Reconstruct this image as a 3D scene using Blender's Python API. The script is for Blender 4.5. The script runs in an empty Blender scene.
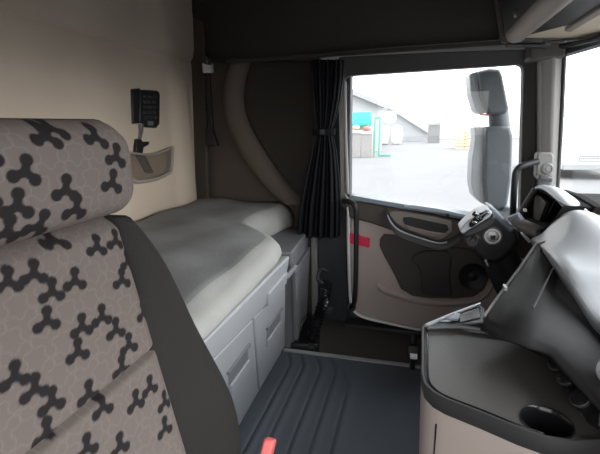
import bpy, bmesh, math, random
from mathutils import Vector as V, Matrix, Euler
random.seed(7)
S = 1.2                                    # metres per drawing unit
COL = bpy.context.scene.collection
PI = math.pi

# ------------------------------------------------------------------ camera frame
F = 414.0
ax = V((119, 104, -F)).normalized()
ay = V((-1500, 67, -F)); ay = (ay - ax * ax.dot(ay)).normalized()
az = ax.cross(ay)
RW = Matrix((ax, ay, az))                  # camera axes -> world axes
EYE = V((0, 0, 1.0))

def P(px, py, x=None, y=None, z=None):
    r = RW @ V((px - 300, 227 - py, -F))
    if x is not None: t = x / r.x
    elif y is not None: t = y / r.y
    else: t = (z - 1.0) / r.z
    return r * t + EYE

# ------------------------------------------------------------------ materials
MATS = {}
def mat(name, col, rough=.6, metal=0.0, spec=.5, bump=0.0, bscale=200.0, var=0.0, vscale=6.0, coat=0.0, emit=None, alpha=None, sheen=0.0):
    if name in MATS: return MATS[name]
    m = bpy.data.materials.new(name); m.use_nodes = True
    nt = m.node_tree; b = nt.nodes['Principled BSDF']
    b.inputs['Base Color'].default_value = (*col, 1)
    b.inputs['Roughness'].default_value = rough
    b.inputs['Metallic'].default_value = metal
    b.inputs['Specular IOR Level'].default_value = spec
    b.inputs['Coat Weight'].default_value = coat
    b.inputs['Sheen Weight'].default_value = sheen
    tc = nt.nodes.new('ShaderNodeTexCoord')
    if bump > 0:
        n = nt.nodes.new('ShaderNodeTexNoise'); n.inputs['Scale'].default_value = bscale; n.inputs['Detail'].default_value = 3
        nt.links.new(tc.outputs['Object'], n.inputs['Vector'])
        bp = nt.nodes.new('ShaderNodeBump'); bp.inputs['Strength'].default_value = bump; bp.inputs['Distance'].default_value = .002
        nt.links.new(n.outputs['Fac'], bp.inputs['Height']); nt.links.new(bp.outputs['Normal'], b.inputs['Normal'])
    if var > 0:
        n = nt.nodes.new('ShaderNodeTexNoise'); n.inputs['Scale'].default_value = vscale; n.inputs['Detail'].default_value = 5
        nt.links.new(tc.outputs['Object'], n.inputs['Vector'])
        r = nt.nodes.new('ShaderNodeValToRGB')
        r.color_ramp.elements[0].position = .3; r.color_ramp.elements[1].position = .7
        r.color_ramp.elements[0].color = (*[c * (1 - var) for c in col], 1)
        r.color_ramp.elements[1].color = (*[min(1, c * (1 + var)) for c in col], 1)
        nt.links.new(n.outputs['Fac'], r.inputs['Fac']); nt.links.new(r.outputs['Color'], b.inputs['Base Color'])
    if emit:
        b.inputs['Emission Color'].default_value = (*emit[0], 1); b.inputs['Emission Strength'].default_value = emit[1]
    MATS[name] = m
    return m

def glassmat(name, tint=(1, 1, 1), rough=0.0, gloss=.06, base=0.0, basecol=(.8, .8, .8)):
    if name in MATS: return MATS[name]
    m = bpy.data.materials.new(name); m.use_nodes = True
    nt = m.node_tree; nt.nodes.clear()
    out = nt.nodes.new('ShaderNodeOutputMaterial')
    t = nt.nodes.new('ShaderNodeBsdfTransparent'); t.inputs['Color'].default_value = (*tint, 1)
    g = nt.nodes.new('ShaderNodeBsdfGlossy'); g.inputs['Roughness'].default_value = rough
    mx = nt.nodes.new('ShaderNodeMixShader'); mx.inputs['Fac'].default_value = gloss
    nt.links.new(t.outputs[0], mx.inputs[1]); nt.links.new(g.outputs[0], mx.inputs[2])
    last = mx
    if base > 0:
        d = nt.nodes.new('ShaderNodeBsdfDiffuse'); d.inputs['Color'].default_value = (*basecol, 1)
        m2 = nt.nodes.new('ShaderNodeMixShader'); m2.inputs['Fac'].default_value = base
        nt.links.new(mx.outputs[0], m2.inputs[1]); nt.links.new(d.outputs[0], m2.inputs[2]); last = m2
    nt.links.new(last.outputs[0], out.inputs['Surface'])
    MATS[name] = m
    return m

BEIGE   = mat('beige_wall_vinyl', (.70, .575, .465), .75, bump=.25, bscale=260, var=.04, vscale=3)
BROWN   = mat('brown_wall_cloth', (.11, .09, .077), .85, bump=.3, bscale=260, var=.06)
BROWNL  = mat('taupe_pillar_moulding', (.135, .11, .094), .7, bump=.2, bscale=300)
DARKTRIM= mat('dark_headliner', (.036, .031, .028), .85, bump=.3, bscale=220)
BLACK   = mat('black_plastic', (.018, .018, .02), .45, bump=.1, bscale=400)
BLACKG  = mat('gloss_black', (.012, .012, .014), .18)
CHAR    = mat('charcoal_plastic', (.045, .043, .043), .5, bump=.15, bscale=500)
DASHTOP = mat('grey_dash_skin', (.44, .455, .485), .36, bump=.15, bscale=420)  # paler than the dark grey dash; windscreen glare put into the colour
DOORB   = mat('taupe_door_plastic', (.54, .45, .41), .6, bump=.15, bscale=350)
DOORD   = mat('dark_brown_door_plastic', (.075, .062, .055), .55, bump=.15, bscale=350)
DOORSILL= mat('blue_grey_sill_plastic', (.22, .26, .31), .4, bump=.1, bscale=350)
GREYP   = mat('light_grey_cabinet_plastic', (.42, .425, .45), .5, bump=.12, bscale=420)
GREYD   = mat('mid_grey_cabinet_plastic', (.2, .2, .215), .55, bump=.12, bscale=420)
BUNKF   = mat('grey_bunk_cloth', (.31, .31, .315), .9, bump=.5, bscale=90, var=.16, vscale=4, spec=.2)
BUNKLIT   = mat('bunk_cloth_lit_front', (.44, .43, .415), .9, bump=.4, bscale=120, var=.05, vscale=8, spec=.2)  # lit copy of the bunk cloth, light on the front painted in
CURT    = mat('black_curtain_cloth', (.011, .011, .014), .8, bump=.2, bscale=160, spec=.2)
FLOORM  = mat('black_floor_rubber', (.075, .068, .063), .8, bump=.3, bscale=150)
MATRUB  = mat('slate_mat_vinyl', (.115, .135, .16), .6, bump=.35, bscale=330)
MATEDGE = mat('grey_mat_binding', (.42, .42, .42), .7)
CHROME  = mat('chrome', (.8, .8, .82), .18, metal=1)
SILVER  = mat('satin_silver', (.62, .63, .66), .35, metal=.6)
SILVERP = mat('silver_paint', (.55, .57, .62), .4)
RED     = mat('red_reflector', (.9, .03, .10), .25, coat=.5, var=.12, vscale=120)
REDBTN  = mat('red_buckle_plastic', (.85, .16, .15), .4)
TABLE   = mat('black_table_leatherette', (.095, .089, .086), .38, bump=.35, bscale=260)
TABLEB  = mat('taupe_table_plastic', (.50, .42, .38), .55, bump=.15, bscale=350)
BOLST   = mat('black_bolster_cloth', (.02, .0175, .017), .8, bump=.35, bscale=200, spec=.2)
PILLAR  = mat('grey_pillar_plastic', (.21, .197, .188), .6, bump=.15, bscale=350)
SHELFB  = mat('beige_shelf_plastic', (.50, .41, .30), .55, bump=.12, bscale=350)
SHELFL  = mat('taupe_shelf_lip', (.22, .18, .15), .55, bump=.12, bscale=350)
WHITEP  = mat('white_plastic', (.8, .8, .78), .5)
LED     = mat('grey_keys', (.05, .05, .055), .4)
MIRBODY = mat('mirror_grey_plastic', (.085, .098, .11), .5)
MIRGL   = mat('mirror_pale_face', (.36, .39, .41), .4)
SCREEN  = mat('screen_dark', (.05, .038, .033), .6, spec=.25)
GLASS   = glassmat('door_glass', (.97, .98, .985), 0, .025)
WGLASS  = glassmat('windscreen_glass', (.96, .98, .98), 0, .05)
NET     = glassmat('clear_pocket_plastic', (.86, .84, .82),   .2, .10, .14, (.42, .37, .33))
# outside
GROUND  = mat('pale_concrete', (.155, .155, .157), .9, bump=.1, bscale=20, var=.05, vscale=.4)
BLDW    = mat('white_render', (.45, .46, .46), .9, var=.03)
ROOFG   = mat('grey_roof_sheet', (.36, .37, .385), .8, var=.04)
TEAL    = mat('teal_awning', (.03, .42, .38), .7)
SACK    = mat('white_sack', (.85, .85, .84), .9, bump=.3, bscale=8)
GREENM  = mat('green_frame_paint', (.12, .42, .30), .6)
CRATE   = mat('grey_crate', (.30, .29, .28), .8, var=.1)
DARKBOX = mat('dark_container_paint', (.19, .19, .19), .8)
CREAM   = mat('cream_wall', (.66, .62, .54), .9)
YELLOW  = mat('yellow_crate', (.75, .60, .32), .8)
ORANGE  = mat('red_load', (.75, .18, .15), .8)
VANW    = mat('white_van_paint', (.75, .76, .76), .35)
VANG    = mat('van_dark', (.08, .09, .1), .3)
TYRE    = mat('tyre_rubber', (.03, .03, .03), .8)

# seat cloth: motif weight stored on the mesh as a plain pattern attribute
def seatmat():
    m = bpy.data.materials.new('patterned_seat_cloth'); m.use_nodes = True
    nt = m.node_tree; b = nt.nodes['Principled BSDF']; b.inputs['Roughness'].default_value = .9
    b.inputs['Specular IOR Level'].default_value = .15
    a = nt.nodes.new('ShaderNodeAttribute'); a.attribute_name = 'motif'
    sep = nt.nodes.new('ShaderNodeSeparateColor'); nt.links.new(a.outputs['Color'], sep.inputs['Color'])
    mx = nt.nodes.new('ShaderNodeMix'); mx.data_type = 'RGBA'
    mx.inputs['A'].default_value = (.135, .111, .103, 1); mx.inputs['B'].default_value = (.017, .0145, .016, 1)
    nt.links.new(sep.outputs['Red'], mx.inputs['Factor'])
    mx2 = nt.nodes.new('ShaderNodeMix'); mx2.data_type = 'RGBA'
    mx2.inputs['B'].default_value = (.19, .16, .15, 1)
    nt.links.new(sep.outputs['Green'], mx2.inputs['Factor']); nt.links.new(mx.outputs['Result'], mx2.inputs['A'])
    nt.links.new(mx2.outputs['Result'], b.inputs['Base Color'])
    tc = nt.nodes.new('ShaderNodeTexCoord'); n = nt.nodes.new('ShaderNodeTexNoise'); n.inputs['Scale'].default_value = 500
    nt.links.new(tc.outputs['Object'], n.inputs['Vector'])
    bp = nt.nodes.new('ShaderNodeBump'); bp.inputs['Strength'].default_value = .25; bp.inputs['Distance'].default_value = .001
    nt.links.new(n.outputs['Fac'], bp.inputs['Height']); nt.links.new(bp.outputs['Normal'], b.inputs['Normal'])
    return m
SEATC = seatmat()

# ------------------------------------------------------------------ mesh kit
class MB:
    def __init__(s): s.v = []; s.f = []
    def add(s, vs, fs):
        o = len(s.v); s.v += [V(p) for p in vs]; s.f += [tuple(i + o for i in f) for f in fs]; return s
    def box(s, c, d, rot=None):
        c = V(c); R = rot.to_matrix() if rot else Matrix.Identity(3)
        vs = [c + R @ V((i * d[0] / 2, j * d[1] / 2, k * d[2] / 2)) for i in (-1, 1) for j in (-1, 1) for k in (-1, 1)]
        return s.add(vs, [(0, 1, 3, 2), (4, 6, 7, 5), (0, 4, 5, 1), (2, 3, 7, 6), (0, 2, 6, 4), (1, 5, 7, 3)])
    def loft(s, rings, closed=True, caps=True):
        n = len(rings[0]); vs = [p for r in rings for p in r]; fs = []
        for i in range(len(rings) - 1):
            for j in range(n if closed else n - 1):
                a = i * n + j; b = i * n + (j + 1) % n
                fs.append((a, b, b + n, a + n))
        if caps and closed:
            fs.append(tuple(range(n))[::-1]); fs.append(tuple(range((len(rings) - 1) * n, len(rings) * n)))
        return s.add(vs, fs)
    def grid(s, rows): return s.loft(rows, closed=False, caps=False)
    def prism(s, pts, vec):
        vec = V(vec); pts = [V(p) for p in pts]
        return s.loft([pts, [p + vec for p in pts]])
    def tube(s, path, r, n=10):
        path = [V(p) for p in path]; rings = []; up = None
        for i, p in enumerate(path):
            t = (path[min(i + 1, len(path) - 1)] - path[max(i - 1, 0)]).normalized()
            if up is None: up = V((0, 0, 1)) if abs(t.z) < .9 else V((1, 0, 0))
            a = t.cross(up).normalized(); b = a.cross(t).normalized(); up = b
            rr = r[i] if isinstance(r, (list, tuple)) else r
            rings.append([p + a * math.cos(2 * PI * k / n) * rr + b * math.sin(2 * PI * k / n) * rr for k in range(n)])
        return s.loft(rings)
    def cyl(s, c, axis, r, h, n=24, r2=None):
        c = V(c); axis = V(axis).normalized()
        return s.tube([c - axis * h / 2, c + axis * h / 2], [r, r if r2 is None else r2], n)
    def disc_rings(s, c, axis, prof, n=28):      # lathe profile [(radius, along axis)]
        c = V(c); t = V(axis).normalized(); up = V((0, 0, 1)) if abs(t.z) < .9 else V((1, 0, 0))
        a = t.cross(up).normalized(); b = a.cross(t)
        return s.loft([[c + t * h + (a * math.cos(2 * PI * k / n) + b * math.sin(2 * PI * k / n)) * r for k in range(n)] for r, h in prof])
    def ell(s, c, rx, n=16, m=10):
        c = V(c); rings = []
        for i in range(1, m):
            th = PI * i / m
            rings.append([c + V((rx[0] * math.sin(th) * math.cos(2 * PI * k / n), rx[1] * math.sin(th) * math.sin(2 * PI * k / n), rx[2] * math.cos(th))) for k in range(n)])
        return s.loft(rings)

def smoothpath(pts, n=8):
    pts = [V(p) for p in pts]; out = []
    for i in range(len(pts) - 1):
        p0 = pts[max(i - 1, 0)]; p1 = pts[i]; p2 = pts[i + 1]; p3 = pts[min(i + 2, len(pts) - 1)]
        for k in range(n):
            t = k / n
            out.append(.5 * ((2 * p1) + (p2 - p0) * t + (2 * p0 - 5 * p1 + 4 * p2 - p3) * t * t + (3 * p1 - p0 - 3 * p2 + p3) * t ** 3))
    out.append(pts[-1]); return out

def gloc(o):
    l = V((0, 0, 0))
    while o: l = l + o.location; o = o.parent
    return l

def tag(o, label=None, cat=None, group=None, kind=None):
    if label: o['label'] = label
    if cat: o['category'] = cat
    if group: o['group'] = group
    if kind: o['kind'] = kind
    return o

def obj(name, mb, material, parent=None, label=None, cat=None, group=None, kind=None, bevel=0, seg=2, sub=0, solid=0, angle=35, flat=False, soff=0):
    me = bpy.data.meshes.new(name)
    if parent is not None: org = gloc(parent)
    else:
        lo = V((min(p.x for p in mb.v), min(p.y for p in mb.v), min(p.z for p in mb.v)))
        hi = V((max(p.x for p in mb.v), max(p.y for p in mb.v), max(p.z for p in mb.v)))
        org = V(((lo.x + hi.x) / 2, (lo.y + hi.y) / 2, lo.z)) * S
    me.from_pydata([p * S - org for p in mb.v], [], mb.f)
    bm = bmesh.new(); bm.from_mesh(me); bmesh.ops.recalc_face_normals(bm, faces=bm.faces); bm.to_mesh(me); bm.free()
    if not flat:
        me.polygons.foreach_set('use_smooth', [True] * len(me.polygons))
        me.set_sharp_from_angle(angle=math.radians(angle))
    for m in (material if isinstance(material, (list, tuple)) else [material]): me.materials.append(m)
    o = bpy.data.objects.new(name, me); COL.objects.link(o)
    if parent is not None: o.parent = parent
    else: o.location = org
    if solid:
        md = o.modifiers.new('solid', 'SOLIDIFY'); md.thickness = solid * S; md.offset = soff
    if bevel:
        md = o.modifiers.new('bevel', 'BEVEL'); md.width = bevel * S; md.segments = seg; md.limit_method = 'ANGLE'; md.angle_limit = math.radians(40)
        md.harden_normals = False
    if sub:
        md = o.modifiers.new('sub', 'SUBSURF'); md.levels = sub; md.render_levels = sub
    return tag(o, label, cat, group, kind)

def thing(name, loc, label, cat, group=None, kind=None):
    o = bpy.data.objects.new(name, None); COL.objects.link(o); o.location = V(loc) * S
    o.empty_display_size = .1
    return tag(o, label, cat, group, kind)

def struct(name, mb, m, **k): return obj(name, mb, m, kind='structure', **k)

# ================================================================== CAB SHELL
struct('floor', MB().box((.85, .25, -.03), (2.35, 2.1, .06)), FLOORM)
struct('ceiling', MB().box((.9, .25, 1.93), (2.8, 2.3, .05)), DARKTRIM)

# rear wall: soft padded panel with a horizontal seam and a rounded rib towards its far end
def xcorner(z): return 2.13 + (z - .62) * .10
rows = []
NZ, NX = 70, 120
for i in range(NZ + 1):
    z = 0 + 1.9 * i / NZ; row = []
    for j in range(NX + 1):
        x = -.3 + (xcorner(z) + .12 + .3) * j / NX
        zs = 1.35 - .0 * x
        d = 0.0
        d += .012 * math.exp(-((z - zs) / .012) ** 2)                 # seam groove goes back
        if z < zs - .03:                                              # soft rib and shallow wells below the seam
            e = min(1, (zs - .03 - z) / .12)
            d -= .030 * e * math.exp(-((x - 2.0) / .075) ** 4)
            d -= .010 * e * math.exp(-((x - 1.42) / .16) ** 4)
        if z > zs: d -= .02 * min(1, (z - zs) / .05)
        row.append((x, 1.24 + d, z))
    rows.append(row)
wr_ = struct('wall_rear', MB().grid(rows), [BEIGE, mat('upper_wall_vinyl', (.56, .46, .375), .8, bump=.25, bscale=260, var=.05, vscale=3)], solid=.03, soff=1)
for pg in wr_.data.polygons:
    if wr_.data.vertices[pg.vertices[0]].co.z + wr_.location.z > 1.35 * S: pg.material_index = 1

# side wall of the sleeping niche (beyond the bunk), dark cloth
def xs(y, z): return 2.0 + (y - .6) * .2 + (z - .62) * .10
rows = [[(xs(y, z) + .01, y, z) for y in [.47 + .79 * k / 20 for k in range(21)]] for z in [0, .3, .6, .9, 1.2, 1.5, 1.93]]
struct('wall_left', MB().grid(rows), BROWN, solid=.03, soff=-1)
# dark corner post between rear wall and niche
cp = [P(193, 30, y=1.22), P(214, 30, y=1.16), P(214, 196, y=1.12), P(195, 196, y=1.22)]
mb = MB(); mb.prism([(xs(1.235, 1.9) , 1.235, 1.9), (xs(1.12, 1.9) - .01, 1.12, 1.9), (xs(1.12, .5) - .01, 1.12, .5), (xs(1.235, .5), 1.235, .5)], (-.03, 0, 0))
struct('trim_1', mb, mat('dark_corner_cloth', (.075, .06, .05), .8, bump=.3, bscale=260), bevel=.008)

# arched moulding on the niche wall
def on_side(px, py, off=0):
    lo, hi = 1.2, 3.0                        # march the pixel ray to the sloping side wall
    r = RW @ V((px - 300, 227 - py, -F))
    for _ in range(40):
        m_ = (lo + hi) / 2; p = r * (m_ / r.x) + EYE
        if p.x < xs(p.y, p.z) - off: lo = m_
        else: hi = m_
    return p
outer = smoothpath([on_side(*q) for q in ((231, 60), (226, 84), (225, 104), (229, 124), (237, 144), (248, 163), (262, 182), (275, 196), (284, 203))], 5)
inner = smoothpath([on_side(*q) for q in ((252, 60), (246, 80), (244, 100), (248, 120), (257, 138), (268, 156), (281, 175), (296, 192), (306, 203))], 5)
mb = MB(); rings = []
for a, b in zip(outer, inner):
    c = (a + b) / 2
    rings.append([a, a + (c - a) * .12 - V((.035, 0, 0)), a + (b - a) * .3 - V((.055, 0, 0)), a + (b - a) * .7 - V((.05, 0, 0)), b - (b - a) * .07 - V((.03, 0, 0)), b])
mb.loft(rings)
struct('trim_2', mb, BROWNL, angle=50)
# recessed dark field inside the arch (upholstered pad)
fld = [on_side(*q, .004) for q in ((254, 62), (247, 82), (246, 102), (250, 120), (259, 139), (270, 157), (283, 175), (299, 193), (330, 193), (330, 62))]
struct('trim_3', MB().prism(fld, (-.008, 0, 0)), mat('dark_niche_cloth', (.04, .034, .03), .85, bump=.3, bscale=260), bevel=.004)

# passenger side wall: the doorway is open, the wall stands round it
wr = MB()
wr.box((-.32, .82, .95), (.05, .86, 1.95)).box((-.32, -.72, .95), (.05, .24, 1.95)).box((-.32, -.1, 1.60), (.05, 1.0, .66))
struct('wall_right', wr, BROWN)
# header band over niche and door, and the roof side cove
mb = MB()
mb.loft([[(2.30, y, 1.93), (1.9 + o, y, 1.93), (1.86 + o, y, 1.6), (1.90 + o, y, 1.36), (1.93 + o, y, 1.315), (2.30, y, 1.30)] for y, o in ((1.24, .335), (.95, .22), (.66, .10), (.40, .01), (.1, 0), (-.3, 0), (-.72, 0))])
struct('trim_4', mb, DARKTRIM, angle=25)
# curtain rail under the header
rail = thing('curtain_rail', (1.9, .3, 1.29), 'thin dark rail under the header that carries the black curtain', 'rail')
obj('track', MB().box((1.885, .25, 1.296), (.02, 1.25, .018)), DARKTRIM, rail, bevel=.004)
for y in (.98, -.30):
    obj('rail_bracket', MB().box((1.905, y, 1.31), (.05, .02, .035)), CHAR, rail, bevel=.004)

# white-grey strip and dark post beside the door, under the curtain
st = [P(309, 236, x=1.93), P(316, 232, x=1.93), P(317, 306, x=1.93), P(313, 308, x=1.93)]
mb = MB().box((1.955, .482, .33), (.05, .03, .62)); struct('trim_5', mb, mat('grey_strip_plastic', (.27, .255, .25), .6), bevel=.006)
mb = MB().box((2.0, .388, .62), (.08, .165, 1.24)); struct('trim_6', mb, mat('black_post_plastic', (.04, .042, .048), .6, bump=.2, bscale=300), bevel=.01)
# ------------------------------------------------------------------ far door wall: frame around the window
XD = 1.93                                         # window plane
def D(px, py, off=0): return P(px, py, x=XD + off)
def ring_frame(outer, inner, x0, depth):
    mb = MB(); n = len(outer); vs = [V(p) for p in outer] + [V(p) for p in inner]
    vs2 = [p + V((depth, 0, 0)) for p in vs]; fs = []
    for i in range(n):
        j = (i + 1) % n
        fs += [(i, j, n + j, n + i), (2 * n + i, 3 * n + i, 3 * n + j, 2 * n + j), (i, 2 * n + i, 2 * n + j, j), (n + i, n + j, 3 * n + j, 3 * n + i)]
    return mb.add(vs + vs2, fs)
inn = [(344.5, 79), (348, 76), (356, 75), (440, 69.5), (518, 64.2), (522.5, 66), (523.5, 72), (522, 130), (520, 215), (516, 226), (450, 216), (347, 199), (344.5, 194), (344, 130)]
out = [(337, 60), (340, 57), (352, 56), (440, 52), (530, 49), (535, 50), (537, 60), (536, 130), (535, 232), (530, 240), (450, 232), (345, 212), (341, 205), (339, 130)]
wf = struct('window_1', ring_frame([D(*q, -.03) for q in out], [D(*q, -.01) for q in inn], XD, .05), mat('black_window_frame', (.03, .027, .025), .55), bevel=.004)
pane = [D(*q, .02) for q in inn]
obj('glass', MB().prism([p + (p - sum(pane, V()) / len(pane)) * .02 for p in pane], (.006, 0, 0)), GLASS, wf, flat=True)
# pale rubber seal along the rear edge of the glass
obj('seal', MB().tube([D(344.5, 82, .0), D(345.5, 140, .0), D(347.5, 194, .0)], .009, 8), mat('grey_seal', (.34, .32, .31), .6), wf)
# wall above the window and forward/back of it
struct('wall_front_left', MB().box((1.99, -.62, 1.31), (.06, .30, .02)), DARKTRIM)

# windscreen pillar
ptop = [P(541, 56, x=1.84), P(564, 47, x=1.84)]; pbot = [P(541, 192, x=1.84), P(557.5, 192, x=1.84)]
def ext(a, b, t): return a + (b - a) * t
a0, a1 = ptop[0], ptop[1]; b0, b1 = ext(ptop[0], pbot[0], 1.5), ext(ptop[1], pbot[1], 1.5)
mb = MB(); mb.loft([[a0 + V((.06, .0, 0)), a0, ext(a0, a1, .5) - V((.02, 0, 0)), a1, a1 + V((.10, 0, 0)), a0 + V((.12, .0, 0))],
                    [b0 + V((.06, 0, 0)), b0, ext(b0, b1, .5) - V((.02, 0, 0)), b1, b1 + V((.10, 0, 0)), b0 + V((.12, 0, 0))]])
pl = struct('trim_7', mb, PILLAR, bevel=.008)
c0 = P(552, 49, x=1.80)
mb = MB(); q = [P(529, 60, x=1.82), P(530, 44, x=1.82), P(568, 40, x=1.82), P(565, 58, x=1.82)]
mb.prism(q, (.12, 0, 0)); obj('cap', mb, mat('dark_pillar_cap', (.07, .06, .055), .6), pl, bevel=.01)
mb = MB().tube([P(564.5, 52, x=1.84), P(562, 110, x=1.84), P(557, 192, x=1.84)], .008, 8); obj('rubber_edge', mb, BLACK, pl)

# windscreen with its frame
w = [P(560, 52, x=1.9), V((-.3, -.80, 1.34)), V((-.3, -.97, .62)), P(556, 205, x=1.95)]
wz = [V((1.92, -.53, 1.255)), V((.9, -.72, 1.26)), V((-.4, -.72, 1.26))]
wb = [V((1.92, -.62, .60)), V((.9, -.92, .60)), V((-.4, -.92, .60))]
mb = MB()
mb.loft([[p + V((0, -.02, 0)) for p in wz], [p + V((0, -.02, 0)) for p in wb]], closed=False, caps=False)
ws = obj('window_2', MB().tube(smoothpath(wz, 6), .022, 8).tube(smoothpath(wb, 6), .022, 8), BLACK, kind='structure')
obj('windscreen_glass', mb, WGLASS, ws, solid=.006, flat=True)

# ================================================================== DRIVER'S DOOR
door = thing('door_1', (1.93, -.1, .03), 'taupe door with armrest, map pocket and window opposite the camera', None, kind='structure')
del door['label']
X0 = 1.90
def DP(px, py, dx=0): return P(px, py, x=X0 + dx)
# lower beige shell with rounded rear corner
shell = [(350, 205), (350, 300), (352, 309), (358, 315.5), (367, 319), (385, 323), (425, 331), (470, 338), (520, 340), (545, 335), (545, 240), (500, 222), (450, 214)]
obj('door_shell', MB().prism([DP(*q) for q in shell], (.07, 0, 0)), DOORB, door, bevel=.012, seg=3)
# upper dark band
up = [(347, 201), (353, 199.5), (400, 208), (450, 218), (500, 228), (540, 238), (540, 262), (500, 255), (470, 250), (441, 247.5), (425, 245), (405, 237), (390, 230), (368, 222.5), (349, 218)]
obj('upper_band', MB().prism([DP(*q, -.02) for q in up], (.04, 0, 0)), DOORD, door, bevel=.008)
# pale blue sill with switch strip
sill = [(347, 200.5), (352, 195.5), (380, 200.5), (405, 204.5), (430, 207.5), (472, 216), (500, 222), (500, 227), (470, 222), (440, 214.5), (400, 208.8), (360, 201.5), (350, 201.5)]
sl = obj('sill', MB().prism([DP(*q, -.035) for q in sill], (.09, 0, 0)), DOORSILL, door, bevel=.004)
lid = [(404, 205.2), (413, 205), (440, 209), (475, 217), (475, 220), (440, 212.8), (404, 207.4)]
obj('switch_strip', MB().prism([DP(*q, -.041) for q in lid], (.02, 0, 0)), mat('pale_switch_strip', (.40, .44, .50), .35), sl, bevel=.002)
obj('switch', MB().prism([DP(*q, -.046) for q in ((446, 213.5), (449.5, 214.2), (449.5, 217.2), (446, 216.5))], (.012, 0, 0)), BLACK, sl, label='small black square switch on the door sill')
# swooping armrest with silver edge and inner handle recess
arm_top = smoothpath([DP(*q, -.05) for q in ((386, 210), (389, 219), (395, 227), (404, 232.5), (420, 238), (438, 243), (449, 241), (460, 235))], 5)
rings = []
for i, p in enumerate(arm_top):
    t = i / (len(arm_top) - 1)
    h = .012 + .018 * min(1, t * 2.5)
    rings.append([p + V((.05, 0, 0)), p + V((.0, 0, .004)), p + V((-.012, -.002, -.006)), p + V((-.012, 0, -h)), p + V((.01, .0, -h - .008)), p + V((.06, 0, -h))])
ar = obj('armrest', MB().loft(rings), CHAR, door, angle=60)
mb = MB().tube([p + V((-.008, 0, .002)) for p in arm_top[3:30]], .0032, 8); obj('silver_edge', mb, SILVERP, ar, label='thin silver edge strip')
pan = [(388, 212), (396, 211), (420, 214.5), (446, 219), (452, 222), (452, 232), (445, 238), (438, 240.5), (420, 235.5), (405, 230), (396, 224), (390, 217)]
hp = obj('handle_panel', MB().prism([DP(*q, -.03) for q in pan], (.03, 0, 0)), mat('taupe_handle_panel', (.24, .205, .18), .5), door, bevel=.006)
rec = [(403.5, 217.5), (410, 217.2), (447, 225), (449, 230), (445, 233), (430, 231), (405, 224.5), (403, 221)]
obj('handle_recess', MB().prism([DP(*q, -.034) for q in rec], (.02, 0, 0)), BLACK, hp, bevel=.002)
lev = [(406, 225.5), (430, 231.5), (444, 234), (441, 238), (432, 237.5), (409, 230.5)]
obj('door_lever', MB().prism([DP(*q, -.040) for q in lev], (.02, 0, 0)), mat('taupe_lever', (.26, .21, .185), .4), hp, bevel=.004)
# dark map pocket insert with a raised pad
ins = [(384, 234), (380, 239), (379.5, 246), (384, 256), (395, 276), (401, 289), (412, 296), (430, 298.5), (455, 299), (474, 297), (484, 290), (491, 275), (493, 258), (480, 250), (441, 246), (405, 236)]
po = obj('map_pocket', MB().prism([DP(*q, -.006) for q in ins], (.02, 0, 0)), DOORD, door, bevel=.004)
pad = [(411, 262), (414, 255), (424, 251), (446, 250.5), (452, 256), (450, 276), (452, 296), (432, 296), (422, 293), (421, 275), (418, 266)]
obj('pocket_pad', MB().prism([DP(*q, -.018) for q in pad], (.014, 0, 0)), mat('dark_pocket_pad', (.05, .042, .04), .5), po, bevel=.006)
sp = P(473, 277, x=X0 - .012)
mb = MB().disc_rings(sp, (-1, 0, 0), [(.062, -.02), (.062, .0), (.057, .008), (.052, .006), (.045, .0), (.02, -.004), (.012, .002), (.001, .004)], 32)
obj('speaker', mb, BLACK, po, label='round black loudspeaker')
# beige pocket lip
lip = smoothpath([DP(*q) for q in ((378, 283), (384, 288), (400, 293.5), (420, 298.5), (450, 300.5), (475, 298), (487, 290), (494, 276))], 4)
rings = [[p + V((.03, 0, .004)), p + V((-.02, 0, .006)), p + V((-.028, 0, -.004)), p + V((-.022, 0, -.02)), p + V((.03, 0, -.05))] for p in lip]
obj('pocket_lip', MB().loft(rings), DOORB, door, angle=60)
# red reflector
rd = [(346.5, 232.5), (350, 233), (370, 238.5), (369.3, 247.8), (350, 243.5), (346.5, 243)]
obj('reflector', MB().prism([DP(*q, -.008) for q in rd], (.02, 0, 0)), RED, door, bevel=.002, label='red reflector')
# bright sill strip at the foot of the door
cs = smoothpath([DP(*q, -.012) for q in ((348, 204), (348.3, 240), (349.3, 280), (350.5, 300), (353, 309.5), (359, 315), (368, 318.6), (385, 322.5), (408, 327.5), (430, 331.5))], 5)
obj('edge_strip', MB().tube(cs, .007, 8), mat('bright_edge_strip', (.88, .88, .9), .3), door, label='bright edge strip')  # near-white base colour stands in for the highlight on the chrome
# door-side grab rail
gr = thing('grab_rail', P(356, 300, x=1.84), 'black vertical grab rail in front of the door, left of the red reflector', 'grab rail')
gp = smoothpath([P(344, 201, x=1.87), P(350, 201.5, x=1.85), P(355, 206, x=1.84), P(356.3, 220, x=1.84), P(356, 260, x=1.84), P(355, 296, x=1.84), P(353, 306, x=1.85), P(351, 308, x=1.88)], 5)
obj('rail_tube', MB().tube(gp, .0115, 12), BLACK, gr)
for q in ((344.5, 203), (351.5, 307)):
    obj('foot_plate', MB().cyl(P(*q, x=1.888), (1, 0, 0), .022, .02), CHAR, gr, bevel=.003)
# forward lower cab wall below windscreen, behind the pedals
struct('wall_sill', MB().box((2.02, -.1, .12), (.05, 1.0, .34)), FLOORM)
struct('wall_front', MB().box((.8, -.80, .30), (2.4, .05, .62)), FLOORM)
struct('trim_8', MB().box((1.965, -.1, .005), (.12, .85, .03)), CHAR, bevel=.01)
struct('wall_front_corner', MB().box((1.99, -.66, .35), (.06, .22, .7)), CHAR)

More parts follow.
